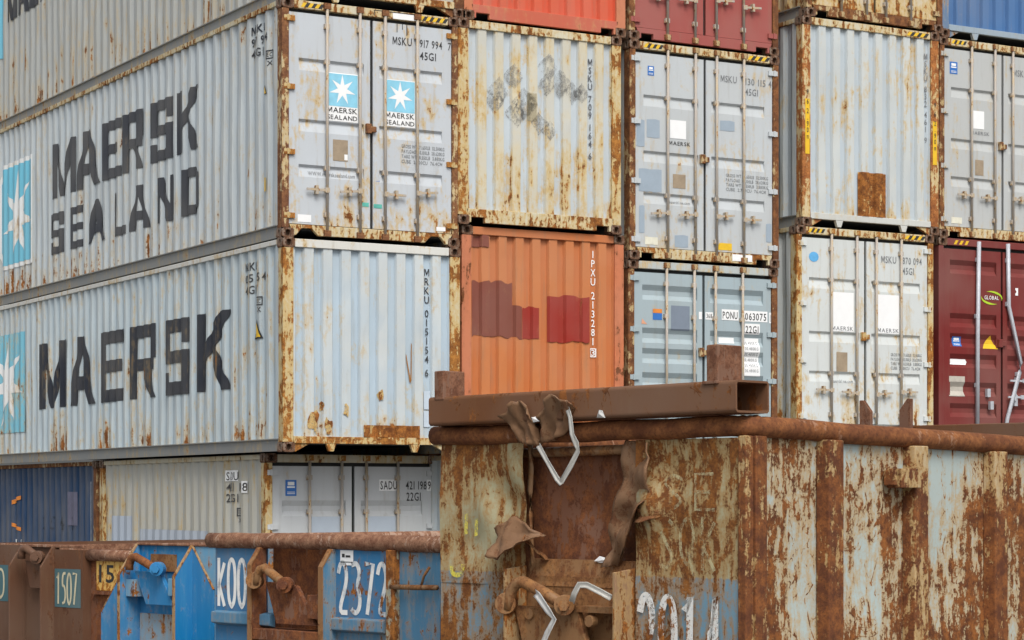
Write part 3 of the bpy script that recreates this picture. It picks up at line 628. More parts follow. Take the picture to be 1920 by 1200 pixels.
# ground-level grey container
S_t = (('SADU', 1.602, 2.145, .235), ('421 198', 1.965, 2.145, .30), ('9', 2.283, 2.145, .045), ('22G1', 1.976, 2.0, .21))
on_front(S, 'label_patch', [rect(1.585, 2.125, 1.855, 2.27)], WHITE, 1); liftf(on_front(S, 'label_patch', [rect(2.272, 2.125, 2.333, 2.27)], WHITE, 1), 0)
for tx, a, b, w_ in S_t: liftf(on_front(S, 'lettering', text(tx, a, b, min(w_, 2.333 - a), .105, .12), BLACKV, 1), .002)
def bluesticker(c, a, b, w_, h_, dr):
    on_front(c, 'sticker', [rect(a, b, a + w_, b + h_)], STICKBLUE, dr)
    liftf(on_front(c, 'sticker_print', [rect(a + w_ * .15, b + h_ * .50, a + w_ * .85, b + h_ * .60), rect(a + w_ * .2, b + h_ * .66, a + w_ * .8, b + h_ * .88), rect(a + w_ * .15, b + h_ * .12, a + w_ * .85, b + h_ * .16), rect(a + w_ * .15, b + h_ * .22, a + w_ * .85, b + h_ * .26)], WHITE, dr), .002)
bluesticker(S, .282, 2.06, .15, .20, 0)
pb = plain('pale_blue_repaint', (.47, .54, .62), .5, .04)
on_front(S, 'paint_patch', [rect(.64, 1.30, 1.03, 1.80)], pb, 0); on_front(S, 'paint_patch', [rect(1.42, 1.30, 1.82, 1.80)], pb, 1)
# white container of the second stack
on_front(M, 'lettering', text('MSKU 709 164 6', 1.938, .95, .09, 1.33, vert=True), plain('worn_dark_lettering', (.10, .105, .12), .6, .3))
residue = weather('glue_residue', (.27, .27, .26), 44, t=.7, alpha=(.41, .60, .60), dirt=.1)
for (ca, cb, s_) in ((.82, 1.93, .15), (.60, 1.72, .17), (.55, 1.60, .14), (.98, 1.60, .2), (.86, 1.46, .17), (1.34, 2.10, .16), (1.52, 1.90, .17), (1.30, 1.86, .13), (1.70, 1.80, .15), (1.83, 1.80, .12), (1.20, 1.36, .14), (1.35, 1.28, .12)):
    on_front(M, 'glue_mark', [[(ca - s_, cb), (ca, cb - s_ * 1.1), (ca + s_, cb), (ca, cb + s_ * 1.1)]], residue)
on_front(M, 'glue_mark', [rect(1.03, 1.38, 1.15, 1.74)], weather('tan_residue', (.42, .37, .25), 45, t=.7, alpha=(.25, .5, .85)))
# orange container
maroon = weather('maroon_touch_up', (.20, .040, .022), 46, t=0.6, stain=.1, dirt=.1, fine=0.14, big=0.12); redt = weather('red_touch_up', (.30, .022, .013), 47, t=0.6, stain=.15, dirt=.1, stain_c=(.5, .2, .1), fine=0.14, big=0.12)
def ragged(a0, b0, a1, b1, sd_, j_=.02):
    rn = random.Random(sd_); n = max(3, int((a1 - a0) / .06)); out = []
    lo = [b0 + rn.uniform(-j_, j_) for _ in range(n + 1)]; hi = [b1 + rn.uniform(-j_, j_) for _ in range(n + 1)]
    for i in range(n): out.append([(a0 + (a1 - a0) * i / n, lo[i]), (a0 + (a1 - a0) * (i + 1) / n, lo[i + 1]), (a0 + (a1 - a0) * (i + 1) / n, hi[i + 1]), (a0 + (a1 - a0) * i / n, hi[i])])
    return out
on_front(O, 'paint_patch', ragged(.15, 1.5, .765, 2.2, 1), maroon); on_front(O, 'paint_patch', ragged(.765, 1.49, .885, 1.9, 2), maroon)
on_front(O, 'paint_patch', ragged(.89, 1.49, 1.14, 1.9, 3), redt); on_front(O, 'paint_patch', ragged(1.28, 1.47, 1.905, 2.06, 4), redt)
on_front(O, 'paint_patch', ragged(.14, 2.62, .40, 2.77, 5), maroon)
on_front(O, 'lettering', text('IPXU 213281', 1.938, 1.43, .09, 1.26, vert=True), WHITE)
on_front(O, 'label_patch', outline(1.938, 1.285, 2.03, 1.40, .012), WHITE); on_front(O, 'lettering', text('3', 1.957, 1.305, .055, .075), WHITE)
# grey container of the third stack
stripes(N, .22, .50, 2.835, 3); stripes(N, 1.90, 2.24, 2.835, 3)
bluesticker(N, .30, 2.45, .10, .125, 0)
for tx, a, b, w_ in (('MSKU', 1.476, 2.47, .265), ('130 115', 1.881, 2.465, .34), ('4', 2.27, 2.465, .05), ('45G1', 1.881, 2.325, .22)): on_front(N, 'lettering', text(tx, a, b, w_, .09, .12), GREYTXT, 1)
on_front(N, 'sticker', [rect(.655, 1.645, .912, 1.89)], WHITE, 0); on_front(N, 'lettering', text('MAERSK', .64, 1.555, .34, .052), BLACKV, 0)
on_front(N, 'data_plate', [rect(.70, .985, .905, 1.17)], TANP, 0); on_front(N, 'lettering', text('maerskline.com', .64, .775, .34, .04), GREYTXT, 0)
tp = plain('grey_blue_repaint', (.32, .39, .46), .55, .06)
for dr, q in ((1, (1.467, 1.815, 1.704, 1.95)), (0, (.285, 1.63, .49, 1.87)), (0, (.125, 1.50, .25, 1.85)), (0, (.16, .91, .52, 1.21)), (0, (.165, .36, .25, .72)), (0, (.73, .20, .945, .36)), (1, (2.23, .35, 2.32, .60))):
    on_front(N, 'paint_patch', ragged(*q, 9, .006), tp, dr)
on_front(N, 'sticker', [rect(.257, .21, .46, .31)], plain('cream_sticker', (.75, .73, .6), .5), 0); on_front(N, 'sticker', [rect(1.432, .20, 1.66, .295)], YELLOW, 1)
decal([rect(1.65, .06, 1.98, .15)], lambda a, b, e: (a, .001 - e, b)).build('label_patch', WHITE, N.root, fix=False)
# dusty blue container
on_front(P, 'sticker', [rect(.40, 1.81, .545, 1.95)], STICKBLUE, 0); liftf(on_front(P, 'sticker_print', [rect(.40, 1.90, .545, 1.955)], ORM, 0), .002)
on_front(P, 'paint_patch', [rect(.69, 1.68, .99, 2.01)], plain('slate_patch', (.19, .23, .29), .6, .05), 0)
on_front(P, 'sticker', [[(.22, 1.75), (.31, 1.745), (.23, 1.82)]], plain('salmon_sticker', (.7, .35, .22), .6), 0)
for tx, a, b, w_, dr in (('PONU', 1.522, 1.865, .255, 1), ('063075', 1.893, 1.86, .365, 1), ('1', 2.313, 1.85, .02, 1), ('22G1', 1.902, 1.685, .23, 1)):
    on_front(P, 'label_patch', [rect(a - .01, b - .015, min(a + w_ + .015, 2.333), b + .13)], WHITE, dr)
    liftf(on_front(P, 'lettering', text(tx, a + .005, b + .005, w_ - .01, .095, .14), BLACKV, dr), .002)
on_front(P, 'label_patch', [rect(1.487, 1.54, 1.74, 1.617)], WHITE, 1); on_front(P, 'label_patch', [rect(1.866, 1.1, 2.15, 1.62)], WHITE, 1)
for i in range(6): liftf(on_front(P, 'lettering', text('30.480KG', 1.90, 1.53 - i * .075, .22, .04), GREYTXT, 1), .002)
on_front(P, 'label_patch', [rect(1.138, 1.845, 1.19, 1.945)], WHITE, 0); on_front(P, 'label_patch', [rect(1.245, 1.845, 1.37, 1.945)], WHITE, 1)
liftf(on_front(P, 'lettering', text('368', 1.262, 1.865, .09, .06), BLACKV, 1), .002)
# fourth stack
stripes(G, .20, .46, 2.835, 3); stripes(G, 1.90, 2.24, 2.835, 3)
on_front(G, 'sticker', [[(.315 + .085 * math.cos(t * .5236), 2.475 + .07 * math.sin(t * .5236)) for t in range(12)]], plain('round_blue_sticker', (.12, .42, .75), .4), 0)
for tx, a, b, w_ in (('MSKU', 1.50, 2.455, .27), ('870 094', 1.884, 2.455, .35), ('45G1', 1.884, 2.31, .21)): on_front(G, 'lettering', text(tx, a, b, w_, .095, .12), GREYTXT, 1)
for a, w_, dr in ((.62, .39, 0), (1.424, .40, 1)):
    on_front(G, 'sticker', [rect(a, 1.46, a + w_, 2.005)], WHITE, dr); liftf(on_front(G, 'lettering', text('MAERSK', a + .01, 1.475, w_ - .02, .055), GREYTXT, dr), .002)
on_front(G, 'data_plate', [rect(.707, .90, .90, 1.17)], TANP, 0); on_front(G, 'lettering', text('maerskline.com', .62, .745, .38, .045), GREYTXT, 0)
def poststrip(c, x, z0, z1, tx):
    decal([rect(x, z0, x + .075, z1)], lambda a, b, e: (a, .001 - e, b)).build('height_label', YELLOW, c.root, fix=False)
    o = decal(text(tx, x + .02, z0 + .2, .04, .7, vert=True), lambda a, b, e: (a, -.002 - e, b)).build('lettering', BLACKV, c.root, fix=False)
poststrip(D, .05, .99, 1.75, '9 6 2.90m'); poststrip(D, W - .12, 1.0, 1.62, '9 6 2.90m')
liftf(on_front(D, 'repair_patch', [rect(1.0, .19, 1.50, .81)], rustp), .006)
on_front(D, 'lettering', text('MSKU 832 461 9', 2.190, 1.3, .08, 1.30, vert=True), GREYTXT)
fnd = lambda a, b, e: (a, .004 - e, b)
stripes(D, 1.84, 2.20, 2.83, 3)
stripes(F, .22, .48, 2.84, 3)
bluesticker(F, .21, 2.38, .145, .175, 0)
on_front(F, 'sticker', [rect(.638, 1.622, .862, 1.883)], WHITE, 0); on_front(F, 'lettering', text('MAERSK', .61, 1.535, .35, .05), GREYTXT, 0)
on_front(F, 'data_plate', [rect(.69, .945, .85, 1.17)], TANP, 0)
for tx, a, b, w_ in (('MSKU', 1.427, 2.455, .27),): on_front(F, 'lettering', text(tx, a, b, w_, .095, .12), GREYTXT, 1)
on_front(F, 'sticker', [rect(.24, .22, .44, .31)], plain('cream_sticker_2', (.75, .73, .6), .5), 0)
# dark red container: bars, one of them buckled, logo and stickers
for j, pts in enumerate((([(.715, -.012, .05), (.72, -.012, 1.5), (.745, -.012, 2.86)]), ([(1.30, -.012, 2.86), (1.315, -.012, 1.95), (1.53, -.03, 1.12), (1.50, -.04, .98), (1.28, -.02, .30), (1.24, -.012, .05)]))):
    b_ = MB().tube(pts, .031, 10).build('locking_bar', GALV, X.doors[0 if j == 0 else 1], True); b_['label'] = ('straight silver locking bar', 'buckled silver locking bar')[j]
for x, z in ((.74, 2.60), (.72, 1.78), (.72, .78), (1.31, 2.62), (1.31, 1.98), (1.50, .96), (1.45, .62)): put('bar_bracket', BRACKET, GALV, X.doors[0 if x < 1.2 else 1], (x, -.004, z))
for x, z in ((.93, .67), (.99, .49), (1.45, .55)): put('door_handle', boxmesh('door_handle', -.03, .03, -.03, .02, -.06, .06), GALV, X.doors[0 if x < 1.2 else 1], (x, .01, z))
for x, z in ((1.36, .62), (1.40, .86)): put('door_handle', HANDLE, GALV, X.doors[1], (x + .2, -.012, z))
stripes(X, .28, .58, 2.83, 3, False, .06)
LIME = plain('lime_green_print', (.45, .65, .03), .5)
def arc(ca, cb, ra, rb, t0, t1, th, n=14):
    out = []
    for i in range(n):
        u0, u1 = i / n, (i + 1) / n; A0, A1 = R(t0 + (t1 - t0) * u0), R(t0 + (t1 - t0) * u1); w0, w1 = math.sin(math.pi * u0) * th, math.sin(math.pi * u1) * th
        f = lambda A_, r_: (ca + (ra + r_) * math.cos(A_), cb + (rb + r_) * math.sin(A_))
        out.append([f(A0, 0), f(A1, 0), f(A1, -w1 - .002), f(A0, -w0 - .002)])
    return out
liftf(on_front(X, 'logo_ring', arc(1.02, 2.06, .20, .10, 120, -20, .03) + arc(1.02, 2.06, .20, .10, 170, 300, .03), LIME, 0), .003)
liftf(on_front(X, 'lettering', text('GLOBAL', .88, 2.035, .27, .055), WHITE, 0), .004)
bluesticker(X, .30, 1.335, .165, .14, 0)
on_front(X, 'warning_sign', [[(.85, 1.315), (1.15, 1.315), (1.0, 1.51)]], YELLOW, 0)
on_front(X, 'sticker', [[(.22 + .03, 1.07), (.55, 1.07), (.58, 1.11), (.55, 1.15), (.25, 1.15), (.21, 1.11)]], WHITE, 0)
on_front(X, 'data_plate', [rect(.215, .61, .51, .90)], plain('pale_data_plate', (.50, .46, .40), .5), 0)
on_front(X, 'lettering', [[(1.475, 2.225), (1.475, 2.20), (1.50, 2.17), (1.475, 2.14), (1.475, 2.115), (1.53, 2.115), (1.53, 2.225)]], WHITE, 1)

# ------------------------------------------------------------------ skips
ANG = R(15.134)
def skip_root(label, loc): return thing('skip', label, 'skip', loc, ANG, 'roll-off skips in a row before the containers')
rustpipe = weather('rusted_rim', (.30, .15, .09), 50, t=.40, stain=.6, s=1.2, rust1=(.14,.05,.022), rust2=(.28,.11,.04), rough=.6, stain_c=(.3, .16, .09))
rustpipe2 = weather('pinkish_rusted_rim', (.36, .24, .18), 51, t=.44, stain=.5, s=1.6, rust1=(.17, .075, .045), rust2=(.33, .18, .11), stain_c=(.33, .2, .13))
brown = weather('brown_primer', (.115, .050, .026), 52, t=0.56, stain=.15, s=1.0, rust1=(.10, .045, .025), rust2=(.19, .085, .04), stain_c=(.16, .08, .04), dirt=.2, fine=0.1)
rustdk = weather('dark_rust_sheet', (.17, .062, .030), 53, t=.45, stain=.3, s=1.4, rust1=(.12, .045, .025), rust2=(.26, .095, .035), stain_c=(.18, .08, .04), rough=.65)
rustbr = weather('brown_rust_sheet', (.24, .12, .055), 54, t=.46, stain=.5, s=1.2, rust1=(.17, .07, .03), rust2=(.33, .16, .06), stain_c=(.28, .16, .07), fine=0.1, wid=0.06)
edge = weather('worn_steel_edge', (.28, .16, .09), 57, t=.48, stain=.4, s=2)
YP = plain('yellow_chalk', (.75, .66, .08), .8, .25)
WPAINT = weather('white_hand_paint', (.82, .82, .80), 58, t=0.56, stain=0.5, s=1.2, fine=0.14, speck=0.06, big=0.2, stain_c=(.20,.30,.40))
rr = random.Random(5)
def jpath(p, n, amp, rnd):
    out = []
    for a, b in zip(p, p[1:]):
        for i in range(n): out.append(tuple(a[k] + (b[k] - a[k]) * i / n + (rnd.uniform(-amp, amp) if 0 < i else 0) for k in range(3)))
    return out + [p[-1]]
def hooked(root, mat, pts, r, boss, washer, x, gus, gmat):
    """lifting bail: bent bar, end boss with bolt, gusset plate behind"""
    MB().tube([(x, a, b) for a, b in pts], r, 10).build('lifting_bar', mat, root, True)
    b0, b1 = boss; P_ = lambda k: (x - .07 * k, b0 - .05 * k, b1)
    o = MB().tube([P_(-.6), P_(.45)], r * 1.7, 18).build('pivot_boss', gmat, root, False, .004)
    MB().tube([P_(.44), P_(.75)], r * .95, 6).build('bolt', gmat, o)
    if washer: MB().tube([(x - .03, washer[0] - .02, washer[1]), (x + .03, washer[0] + .02, washer[1])], r * 1.8, 16).build('pivot_washer', mat, root, False, .004)
    MB().prism(gus, 0, x + .05, x + .09).build('gusset', gmat, root, bevel=.004)
def plate_prof(zt, pr, zk, zb=.3): return [(0, zt), (-pr, zk), (-pr, zb), (0, zb)]
def dented(y0, y1, z0, z1, x, rnd, amp=.012, ny=14, nz=14, dents=(), th=.006):
    mb = MB(); g = []
    for i in range(ny + 1):
        for j in range(nz + 1):
            y = y0 + (y1 - y0) * i / ny; z = z0 + (z1 - z0) * j / nz
            d = amp * math.sin(y * 7 + z * 3) * math.sin(z * 5 + y * 2) + (rnd.uniform(-.002, .002))
            for (cy, cz, ry, rz, dd) in dents: d += dd * math.exp(-((y - cy) / ry) ** 2 - ((z - cz) / rz) ** 2)
            mb.v.append((x + d, y, z))
    for i in range(ny):
        for j in range(nz): mb.f.append((i * (nz + 1) + j, (i + 1) * (nz + 1) + j, (i + 1) * (nz + 1) + j + 1, i * (nz + 1) + j + 1))
    return mb

# -- the big rusty skip
big = skip_root('tall rusted skip with peeling pale blue side and torn open front', (-3.888, -14.912, 0))
LB = 6.0; zr = lambda x: 2.425 - .024 * x
front_m = weather('peeled_yellow_grey_front', (.38, .35, .215), 60, t=0.455, stain=0.75, s=1.5, streak=.34, split=(1.60, (.135, .27, .37)), stain_c=(.34,.19,.06), rust1=(.14,.05,.016), rust2=(.30,.12,.03), dirt=.35, bump=.5, wid=0.05, soft=0.1, fine=0.16, scr=0.06, big=0.5, band=(1.36,.36,-.045))
side_m = weather('peeled_pale_blue_side', (.40, .475, .465), 61, t=0.474, stain=0.75, s=1.5, streak=0.32, stain_c=(.45,.28,.10), top=-.045, zt=2.6, rust1=(.10,.036,.017), rust2=(.30,.11,.03), dirt=.30, bump=.55, wid=0.035, soft=0.11, fine=0.16, scr=0.11, big=0.55)
rib_m = weather('peeled_rib', (.46, .36, .22), 62, t=0.458, stain=.9, s=1.6, streak=.3, rust1=(.11,.04,.02), rust2=(.26,.095,.03), bump=.6, wid=0.04, fine=0.16, scr=0.08, big=0.15, stain_c=(.40,.25,.10))
dented(1.70, 2.44, 1.50, 2.36, 0.0, rr, .012, 14, 18, ((1.85, 2.0, .16, .14, .07), (2.02, 1.96, .09, .12, -.06), (1.78, 2.2, .08, .2, -.04), (2.2, 1.75, .15, .1, .02))).build('front_panel', front_m, big, True, fix=False)
dented(.02, .80, 1.0, 2.36, 0.0, rr, .010, 14, 20, ((.66, 1.98, .12, .16, -.09), (.6, 2.2, .12, .1, .03), (.3, 2.2, .2, .1, .02), (.5, 1.8, .12, .1, .03))).build('front_panel', front_m, big, True, fix=False)
dented(1.72, 2.44, .3, 1.50, 0.004, rr, .006, 10, 12).build('front_panel', front_m, big, True, fix=False)
MB().box(.004, .02, .02, .80, .3, 1.0).build('front_panel', front_m, big)
MB().box(.035, .055, .80, 1.72, .3, 1.56).build('front_panel', rustbr, big)
MB().prism([(.06, 1.66), (.10, 1.66), (.07, 1.50), (.03, 1.50)], 1, .80, 1.72).build('cross_plate', rustbr, big)
dented(.55, 1.95, 1.45, 2.32, .13, rr, .014, 26, 20, ((1.2, 1.9, .22, .18, .06), (1.02, 1.80, .05, .07, -.05), (1.35, 1.85, .07, .06, -.03), (1.5, 2.15, .12, .1, .03))).build('inner_sheet', rustdk, big, True, fix=False)
MB().tube([(.08, .75, 2.31), (.08, 1.8, 2.30)], .03, 8).build('inner_rail', rustbr, big, True)
# plates either side of the opening
for y0 in (.815, 1.70):
    pr_ = [(0.02, 1.62), (-.16, 1.60), (-.16, .3), (.02, .3)]
    MB().prism(pr_, 1, y0, y0 + .022).build('hook_plate', edge, big, bevel=.004)
MB().tube(jpath([(.06, 1.70, 1.5), (.05, 1.70, 2.35)], 6, .008, rr), .018, 6).build('torn_edge', rustbr, big, True)
def flap(pts_a, pts_b, mat, nm='torn_flap', amp=.014, n=12, sd_=1, th=.012):
    """a torn sheet between two edge lines, crumpled, with thickness"""
    rn = random.Random(sd_); mb = MB()
    def fine(p):           # more points along the edges, torn a little unevenly
        o = []
        for u, v in zip(p, p[1:]):
            for k in range(3): o.append(tuple(u[q] + (v[q] - u[q]) * k / 3 + (rn.uniform(-.008, .008) if k else 0) for q in range(3)))
        return o + [p[-1]]
    pts_a, pts_b = fine(pts_a), fine(pts_b); m = len(pts_a)
    w1, w2 = rn.uniform(0, 6), rn.uniform(0, 6); g = []
    for i in range(m):
        row = []
        for j in range(n + 1):
            t = j / n; p = [pts_a[i][k] + (pts_b[i][k] - pts_a[i][k]) * t for k in range(3)]
            p[0] += amp * (1.1 * math.sin(t * math.pi) + .9 * math.sin(t * 5 + i * .8 + w1) + .7 * math.sin(i * 1.5 - t * 3 + w2)) + rn.uniform(-amp, amp) * .22; p[1] += rn.uniform(-amp, amp) * .18; p[2] += rn.uniform(-amp, amp) * .18
            row.append(p)
        g.append(row)
    for lay in (0, th):
        for row in g:
            for p in row: mb.v.append((p[0] + lay, p[1], p[2]))
    N_ = m * (n + 1); ix = lambda i, j, l=0: l * N_ + i * (n + 1) + j
    for i in range(m - 1):
        for j in range(n):
            mb.f.append((ix(i, j), ix(i + 1, j), ix(i + 1, j + 1), ix(i, j + 1))); mb.f.append((ix(i, j, 1), ix(i, j + 1, 1), ix(i + 1, j + 1, 1), ix(i + 1, j, 1)))
    ring = [ix(i, 0) for i in range(m)] + [ix(m - 1, j) for j in range(1, n + 1)] + [ix(i, n) for i in range(m - 2, -1, -1)] + [ix(0, j) for j in range(n - 1, 0, -1)]
    for a, b in zip(ring, ring[1:] + ring[:1]): mb.f.append((a, b, b + N_, a + N_))
    return mb.build(nm, mat, big, True)
flapm = weather('crumpled_rust_sheet', (.19, .095, .045), 63, t=.52, stain=.4, s=2.2, rust1=(.16, .07, .035), rust2=(.27, .15, .08), stain_c=(.26, .15, .08))
flap([(-.02, 1.91, 1.84), (-.05, 1.81, 1.90), (-.07, 1.71, 1.92), (-.06, 1.58, 1.84), (-.05, 1.50, 1.80)], [(-.12, 1.91, 1.70), (-.16, 1.84, 1.665), (-.20, 1.75, 1.66), (-.20, 1.60, 1.73), (-.15, 1.50, 1.79)], flapm, sd_=1, amp=.022)
flap([(-.03, 1.69, 1.86), (-.03, 1.66, 1.80), (0, 1.62, 1.72), (.03, 1.56, 1.655)], [(-.12, 1.60, 1.79), (-.10, 1.59, 1.76), (-.03, 1.57, 1.70), (.03, 1.545, 1.655)], rustbr, sd_=2)
flap([(.02, .90, 2.36), (.01, .92, 2.2), (.0, .94, 2.06), (0, .98, 1.92), (0, 1.02, 1.78), (.0, 1.04, 1.62)], [(-.05, .66, 2.34), (-.09, .63, 2.2), (-.10, .64, 2.06), (-.10, .70, 1.95), (-.06, .82, 1.80), (-.02, .95, 1.64)], flapm, sd_=3, amp=.028)
flap([(-.02, .79, 2.0), (-.05, .74, 1.97), (-.07, .66, 1.95), (-.05, .58, 1.97)], [(-.02, .79, 1.90), (-.08, .75, 1.88), (-.10, .66, 1.89), (-.05, .58, 1.92)], rustbr, sd_=6)
flap([(-.17, 1.76, 2.52), (-.18, 1.68, 2.55), (-.18, 1.62, 2.60), (-.18, 1.56, 2.60), (-.17, 1.51, 2.53)], [(-.09, 1.66, 2.36), (-.10, 1.62, 2.35), (-.10, 1.58, 2.34), (-.10, 1.53, 2.34), (-.09, 1.49, 2.34)], flapm, sd_=4, amp=.02)
flap([(-.16, 1.44, 2.50), (-.18, 1.38, 2.57), (-.19, 1.30, 2.635), (-.19, 1.22, 2.60), (-.18, 1.14, 2.575)], [(-.10, 1.48, 2.36), (-.10, 1.42, 2.36), (-.10, 1.34, 2.37), (-.10, 1.28, 2.40), (-.10, 1.20, 2.50)], flapm, sd_=5, amp=.02)
# rim
rim = jpath([(.01, 2.50, 2.418), (0.0, 1.2, 2.412), (.01, .10, 2.425), (.06, .005, 2.424), (.16, -.01, 2.42), (2.0, -.01, zr(2.0)), (LB, -.01, zr(LB))], 5, .006, rr)
MB().tube(rim, .060, 14, True, .02, rr).build('rim', rustpipe, big, True)
MB().tube(jpath([(.0, 2.46, 2.418), (3.0, 2.46, zr(3)), (LB, 2.46, zr(LB))], 4, .005, rr), .058, 12).build('rim', rustpipe, big, True)
# sides, ribs
px = [.14, .72, 1.56, 2.42, 3.26, 4.1, 4.94, LB]
for a, b in zip(px, px[1:]):
    mb = dented(a + .0, b - .0, .3, zr(a) - .03, 0, rr, .006, 10, 24, ((a + .3, 1.6, .2, .3, .012), (a + .5, 1.0, .25, .3, -.01)))
    mb.v = [(y, x_, z) for (x_, y, z) in mb.v]
    mb.build('side_panel', side_m, big, True, fix=False)
MB().box(-.02, .05, -.03, .03, .3, 2.37).box(.05, .15, -.045, .01, .3, 2.37).build('corner_post', rib_m, big, bevel=.008)
for a in px[1:-1]:
    h_ = zr(a) - .05
    MB().prism([(a - .075, .0), (a - .062, -.085), (a + .078, -.085), (a + .085, .0)], 2, .3, h_).build('side_rib', rib_m, big, bevel=.008)
MB().box(1.30, 1.50, -.13, -.02, 2.085, 2.20).box(1.27, 1.30, -.10, -.02, 2.10, 2.19).build('side_bracket', rib_m, big, bevel=.006)
MB().box(.1, LB, 2.435, 2.455, .3, 2.36).build('side_panel', rustdk, big)
MB().box(LB - .02, LB, 0, 2.45, .3, 2.25).build('rear_panel', rustdk, big); MB().box(.06, LB - .02, .01, 2.44, .25, .3).build('floor_panel', rustdk, big)
for y in (.7, 1.7): MB().box(.1, LB, y, y + .12, 0, .25).build('skid_rail', rustdk, big)
hooked(big, rustbr, [(1.70, 1.36), (1.685, 1.42), (1.67, 1.475), (1.63, 1.515), (1.58, 1.53), (1.42, 1.475), (1.25, 1.405)], .036, (1.23, 1.40), (1.715, 1.395), -.14,
       [(1.70, 1.38), (1.18, 1.38), (1.0, .9), (1.55, .9)], rustbr)
for (a, b) in ((1.56, 1.335), (1.07, 1.31)): MB().tube([(-.11, a, b), (-.06, a, b)], .035, 12).build('bolt', rustbr, big, False, .004)
MB().box(-.10, .03, .84, 1.18, 1.36, 1.395).build('cross_plate', rustbr, big)
ff = lambda a, b, e: (-.014 - e, -a, b)
wornw = weather('worn_white_number', (.74, .78, .80), 79, t=.53, stain=.2, s=1.6, fine=.14, big=.2, alpha=(.36, .47, 1))
decal(strokes('2014', -.765, 1.02, .60, .45, .05, .35), ff).build('lettering', wornw, big, fix=False)
chalk = weather('pale_chalk', (.64, .63, .38), 64, t=.62, stain=.2, alpha=(.40, .60, .5))
decal(strokes('SQK', -.62, 1.62, .44, .30, .022), ff).build('graffiti', chalk, big, fix=False)
decal(strokes('SE', -.60, 1.96, .42, .2, .02), ff).build('graffiti', chalk, big, fix=False)
chy = weather('yellow_chalk_paint', (.78, .68, .06), 65, t=.62, stain=.1, alpha=(.40, .56, .85))
for a_, b_, h_ in ((-2.21, 1.80, .13), (-2.12, 1.79, .11)): decal([[(a_, b_), (a_ + .028, b_ + .005), (a_ + .032, b_ + h_), (a_ + .004, b_ + h_)]], ff).build('graffiti', chy, big, fix=False)
decal(strokes('U', -2.34, 1.545, .13, .07, .03), ff).build('graffiti', chy, big, fix=False)
# -- beam lying on the rim
beam_m = weather('brown_painted_beam', (.145, .055, .020), 66, t=0.51, stain=.2, s=.9, rust1=(.095,.036,.014), rust2=(.27,.10,.028), stain_c=(.18,.08,.03), dirt=.15, rough=.5, fine=0.1, big=0.2, scr=0.05)
stub_m = weather('rusted_stub', (.17, .075, .042), 67, t=.47, stain=.3, s=1.8, rust1=(.13, .055, .032), rust2=(.25, .12, .07), stain_c=(.2, .1, .06))
beam = thing('steel_beam', 'brown hollow steel beam with two upright stubs lying on the rusted skip rim', 'beam', (-3.888, -14.912, 0), ANG)
def rrect(x0, x1, z0, z1, r, n=4):
    pts = []
    for cx, cz, a0 in ((x1 - r, z1 - r, 0), (x0 + r, z1 - r, 90), (x0 + r, z0 + r, 180), (x1 - r, z0 + r, 270)):
        for i in range(n + 1): t = R(a0 + 90 * i / n); pts.append((cx + r * math.cos(t), cz + r * math.sin(t)))
    return pts
o_, i_ = rrect(-.12, .17, 2.489, 2.668, .022), rrect(-.108, .158, 2.501, 2.656, .012)
mb = MB(); n = len(o_)
for y, pp in ((-.06, o_), (2.40, o_), (-.06, i_), (2.40, i_)): mb.v += [(p[0], y, p[1]) for p in pp]
for k in range(n):
    j = (k + 1) % n
    mb.f += [(k, j, n + j, n + k), (2 * n + k, 3 * n + k, 3 * n + j, 2 * n + j), (k, 2 * n + k, 2 * n + j, j), (n + k, n + j, 3 * n + j, 3 * n + k)]
tb = mb.build('tube', beam_m, beam)
for (y0, y1, x0, x1, z0, z1) in ((.06, .145, -.125, .085, 2.655, 2.868), (2.26, 2.345, -.125, .06, 2.645, 2.828)):
    MB().box(x0, x1, y0, y1, z0, z1).build('upright_stub', stub_m, beam, bevel=.008)
MB().box(-.135, -.10, .06, .17, 2.65, 2.668).build('weld_foot', stub_m, beam, bevel=.004)
beam.rotation_euler = (R(-.45), 0, ANG); beam.location.z = .004
# -- straps and scraps caught on the skip
def ribbon(label, nm, path, w_, mat, up=(0, 1, 0), cat='strap'):
    """flat webbing along a path in the skip's frame"""
    mb = MB(); pts = [Vector(p) for p in path]; m = len(pts); rn = random.Random(len(path))
    base = pts[0].copy()
    for i, p in enumerate(pts):
        d = (pts[min(i + 1, m - 1)] - pts[max(i - 1, 0)]).normalized(); sdv = d.cross(Vector((1, rn.uniform(-.3, .3), rn.uniform(-.2, .2)))).normalized(); nv = sdv.cross(d).normalized()
        for k in range(5):
            f = k / 4 - .5; mb.v.append(tuple(p - base + sdv * w_ * f + nv * (.006 * math.cos(f * 6.3) + rn.uniform(-.002, .002))))
        for k in range(5):
            f = .5 - k / 4; mb.v.append(tuple(p - base + sdv * w_ * f + nv * (.006 * math.cos(f * 6.3) - .004)))
    for i in range(m - 1):
        for k in range(10): mb.f.append((i * 10 + k, i * 10 + (k + 1) % 10, (i + 1) * 10 + (k + 1) % 10, (i + 1) * 10 + k))
    mb.f += [tuple(range(10)), tuple((m - 1) * 10 + k for k in range(9, -1, -1))]
    o = mb.build(nm, mat, None, True); ca, sa = math.cos(ANG), math.sin(ANG)
    o.location = (-3.888 + base.x * ca - base.y * sa, -14.912 + base.x * sa + base.y * ca, base.z); o.rotation_euler = (0, 0, ANG); o['label'] = label; o['category'] = cat; return o
strap_m = weather('dirty_white_webbing', (.62, .61, .57), 68, t=.66, stain=.2, s=3, dirt=.4, rough=.7)
strap_d = weather('creased_silver_webbing', (.55, .55, .54), 69, t=.66, stain=.1, s=3, dirt=.6, rough=.5)
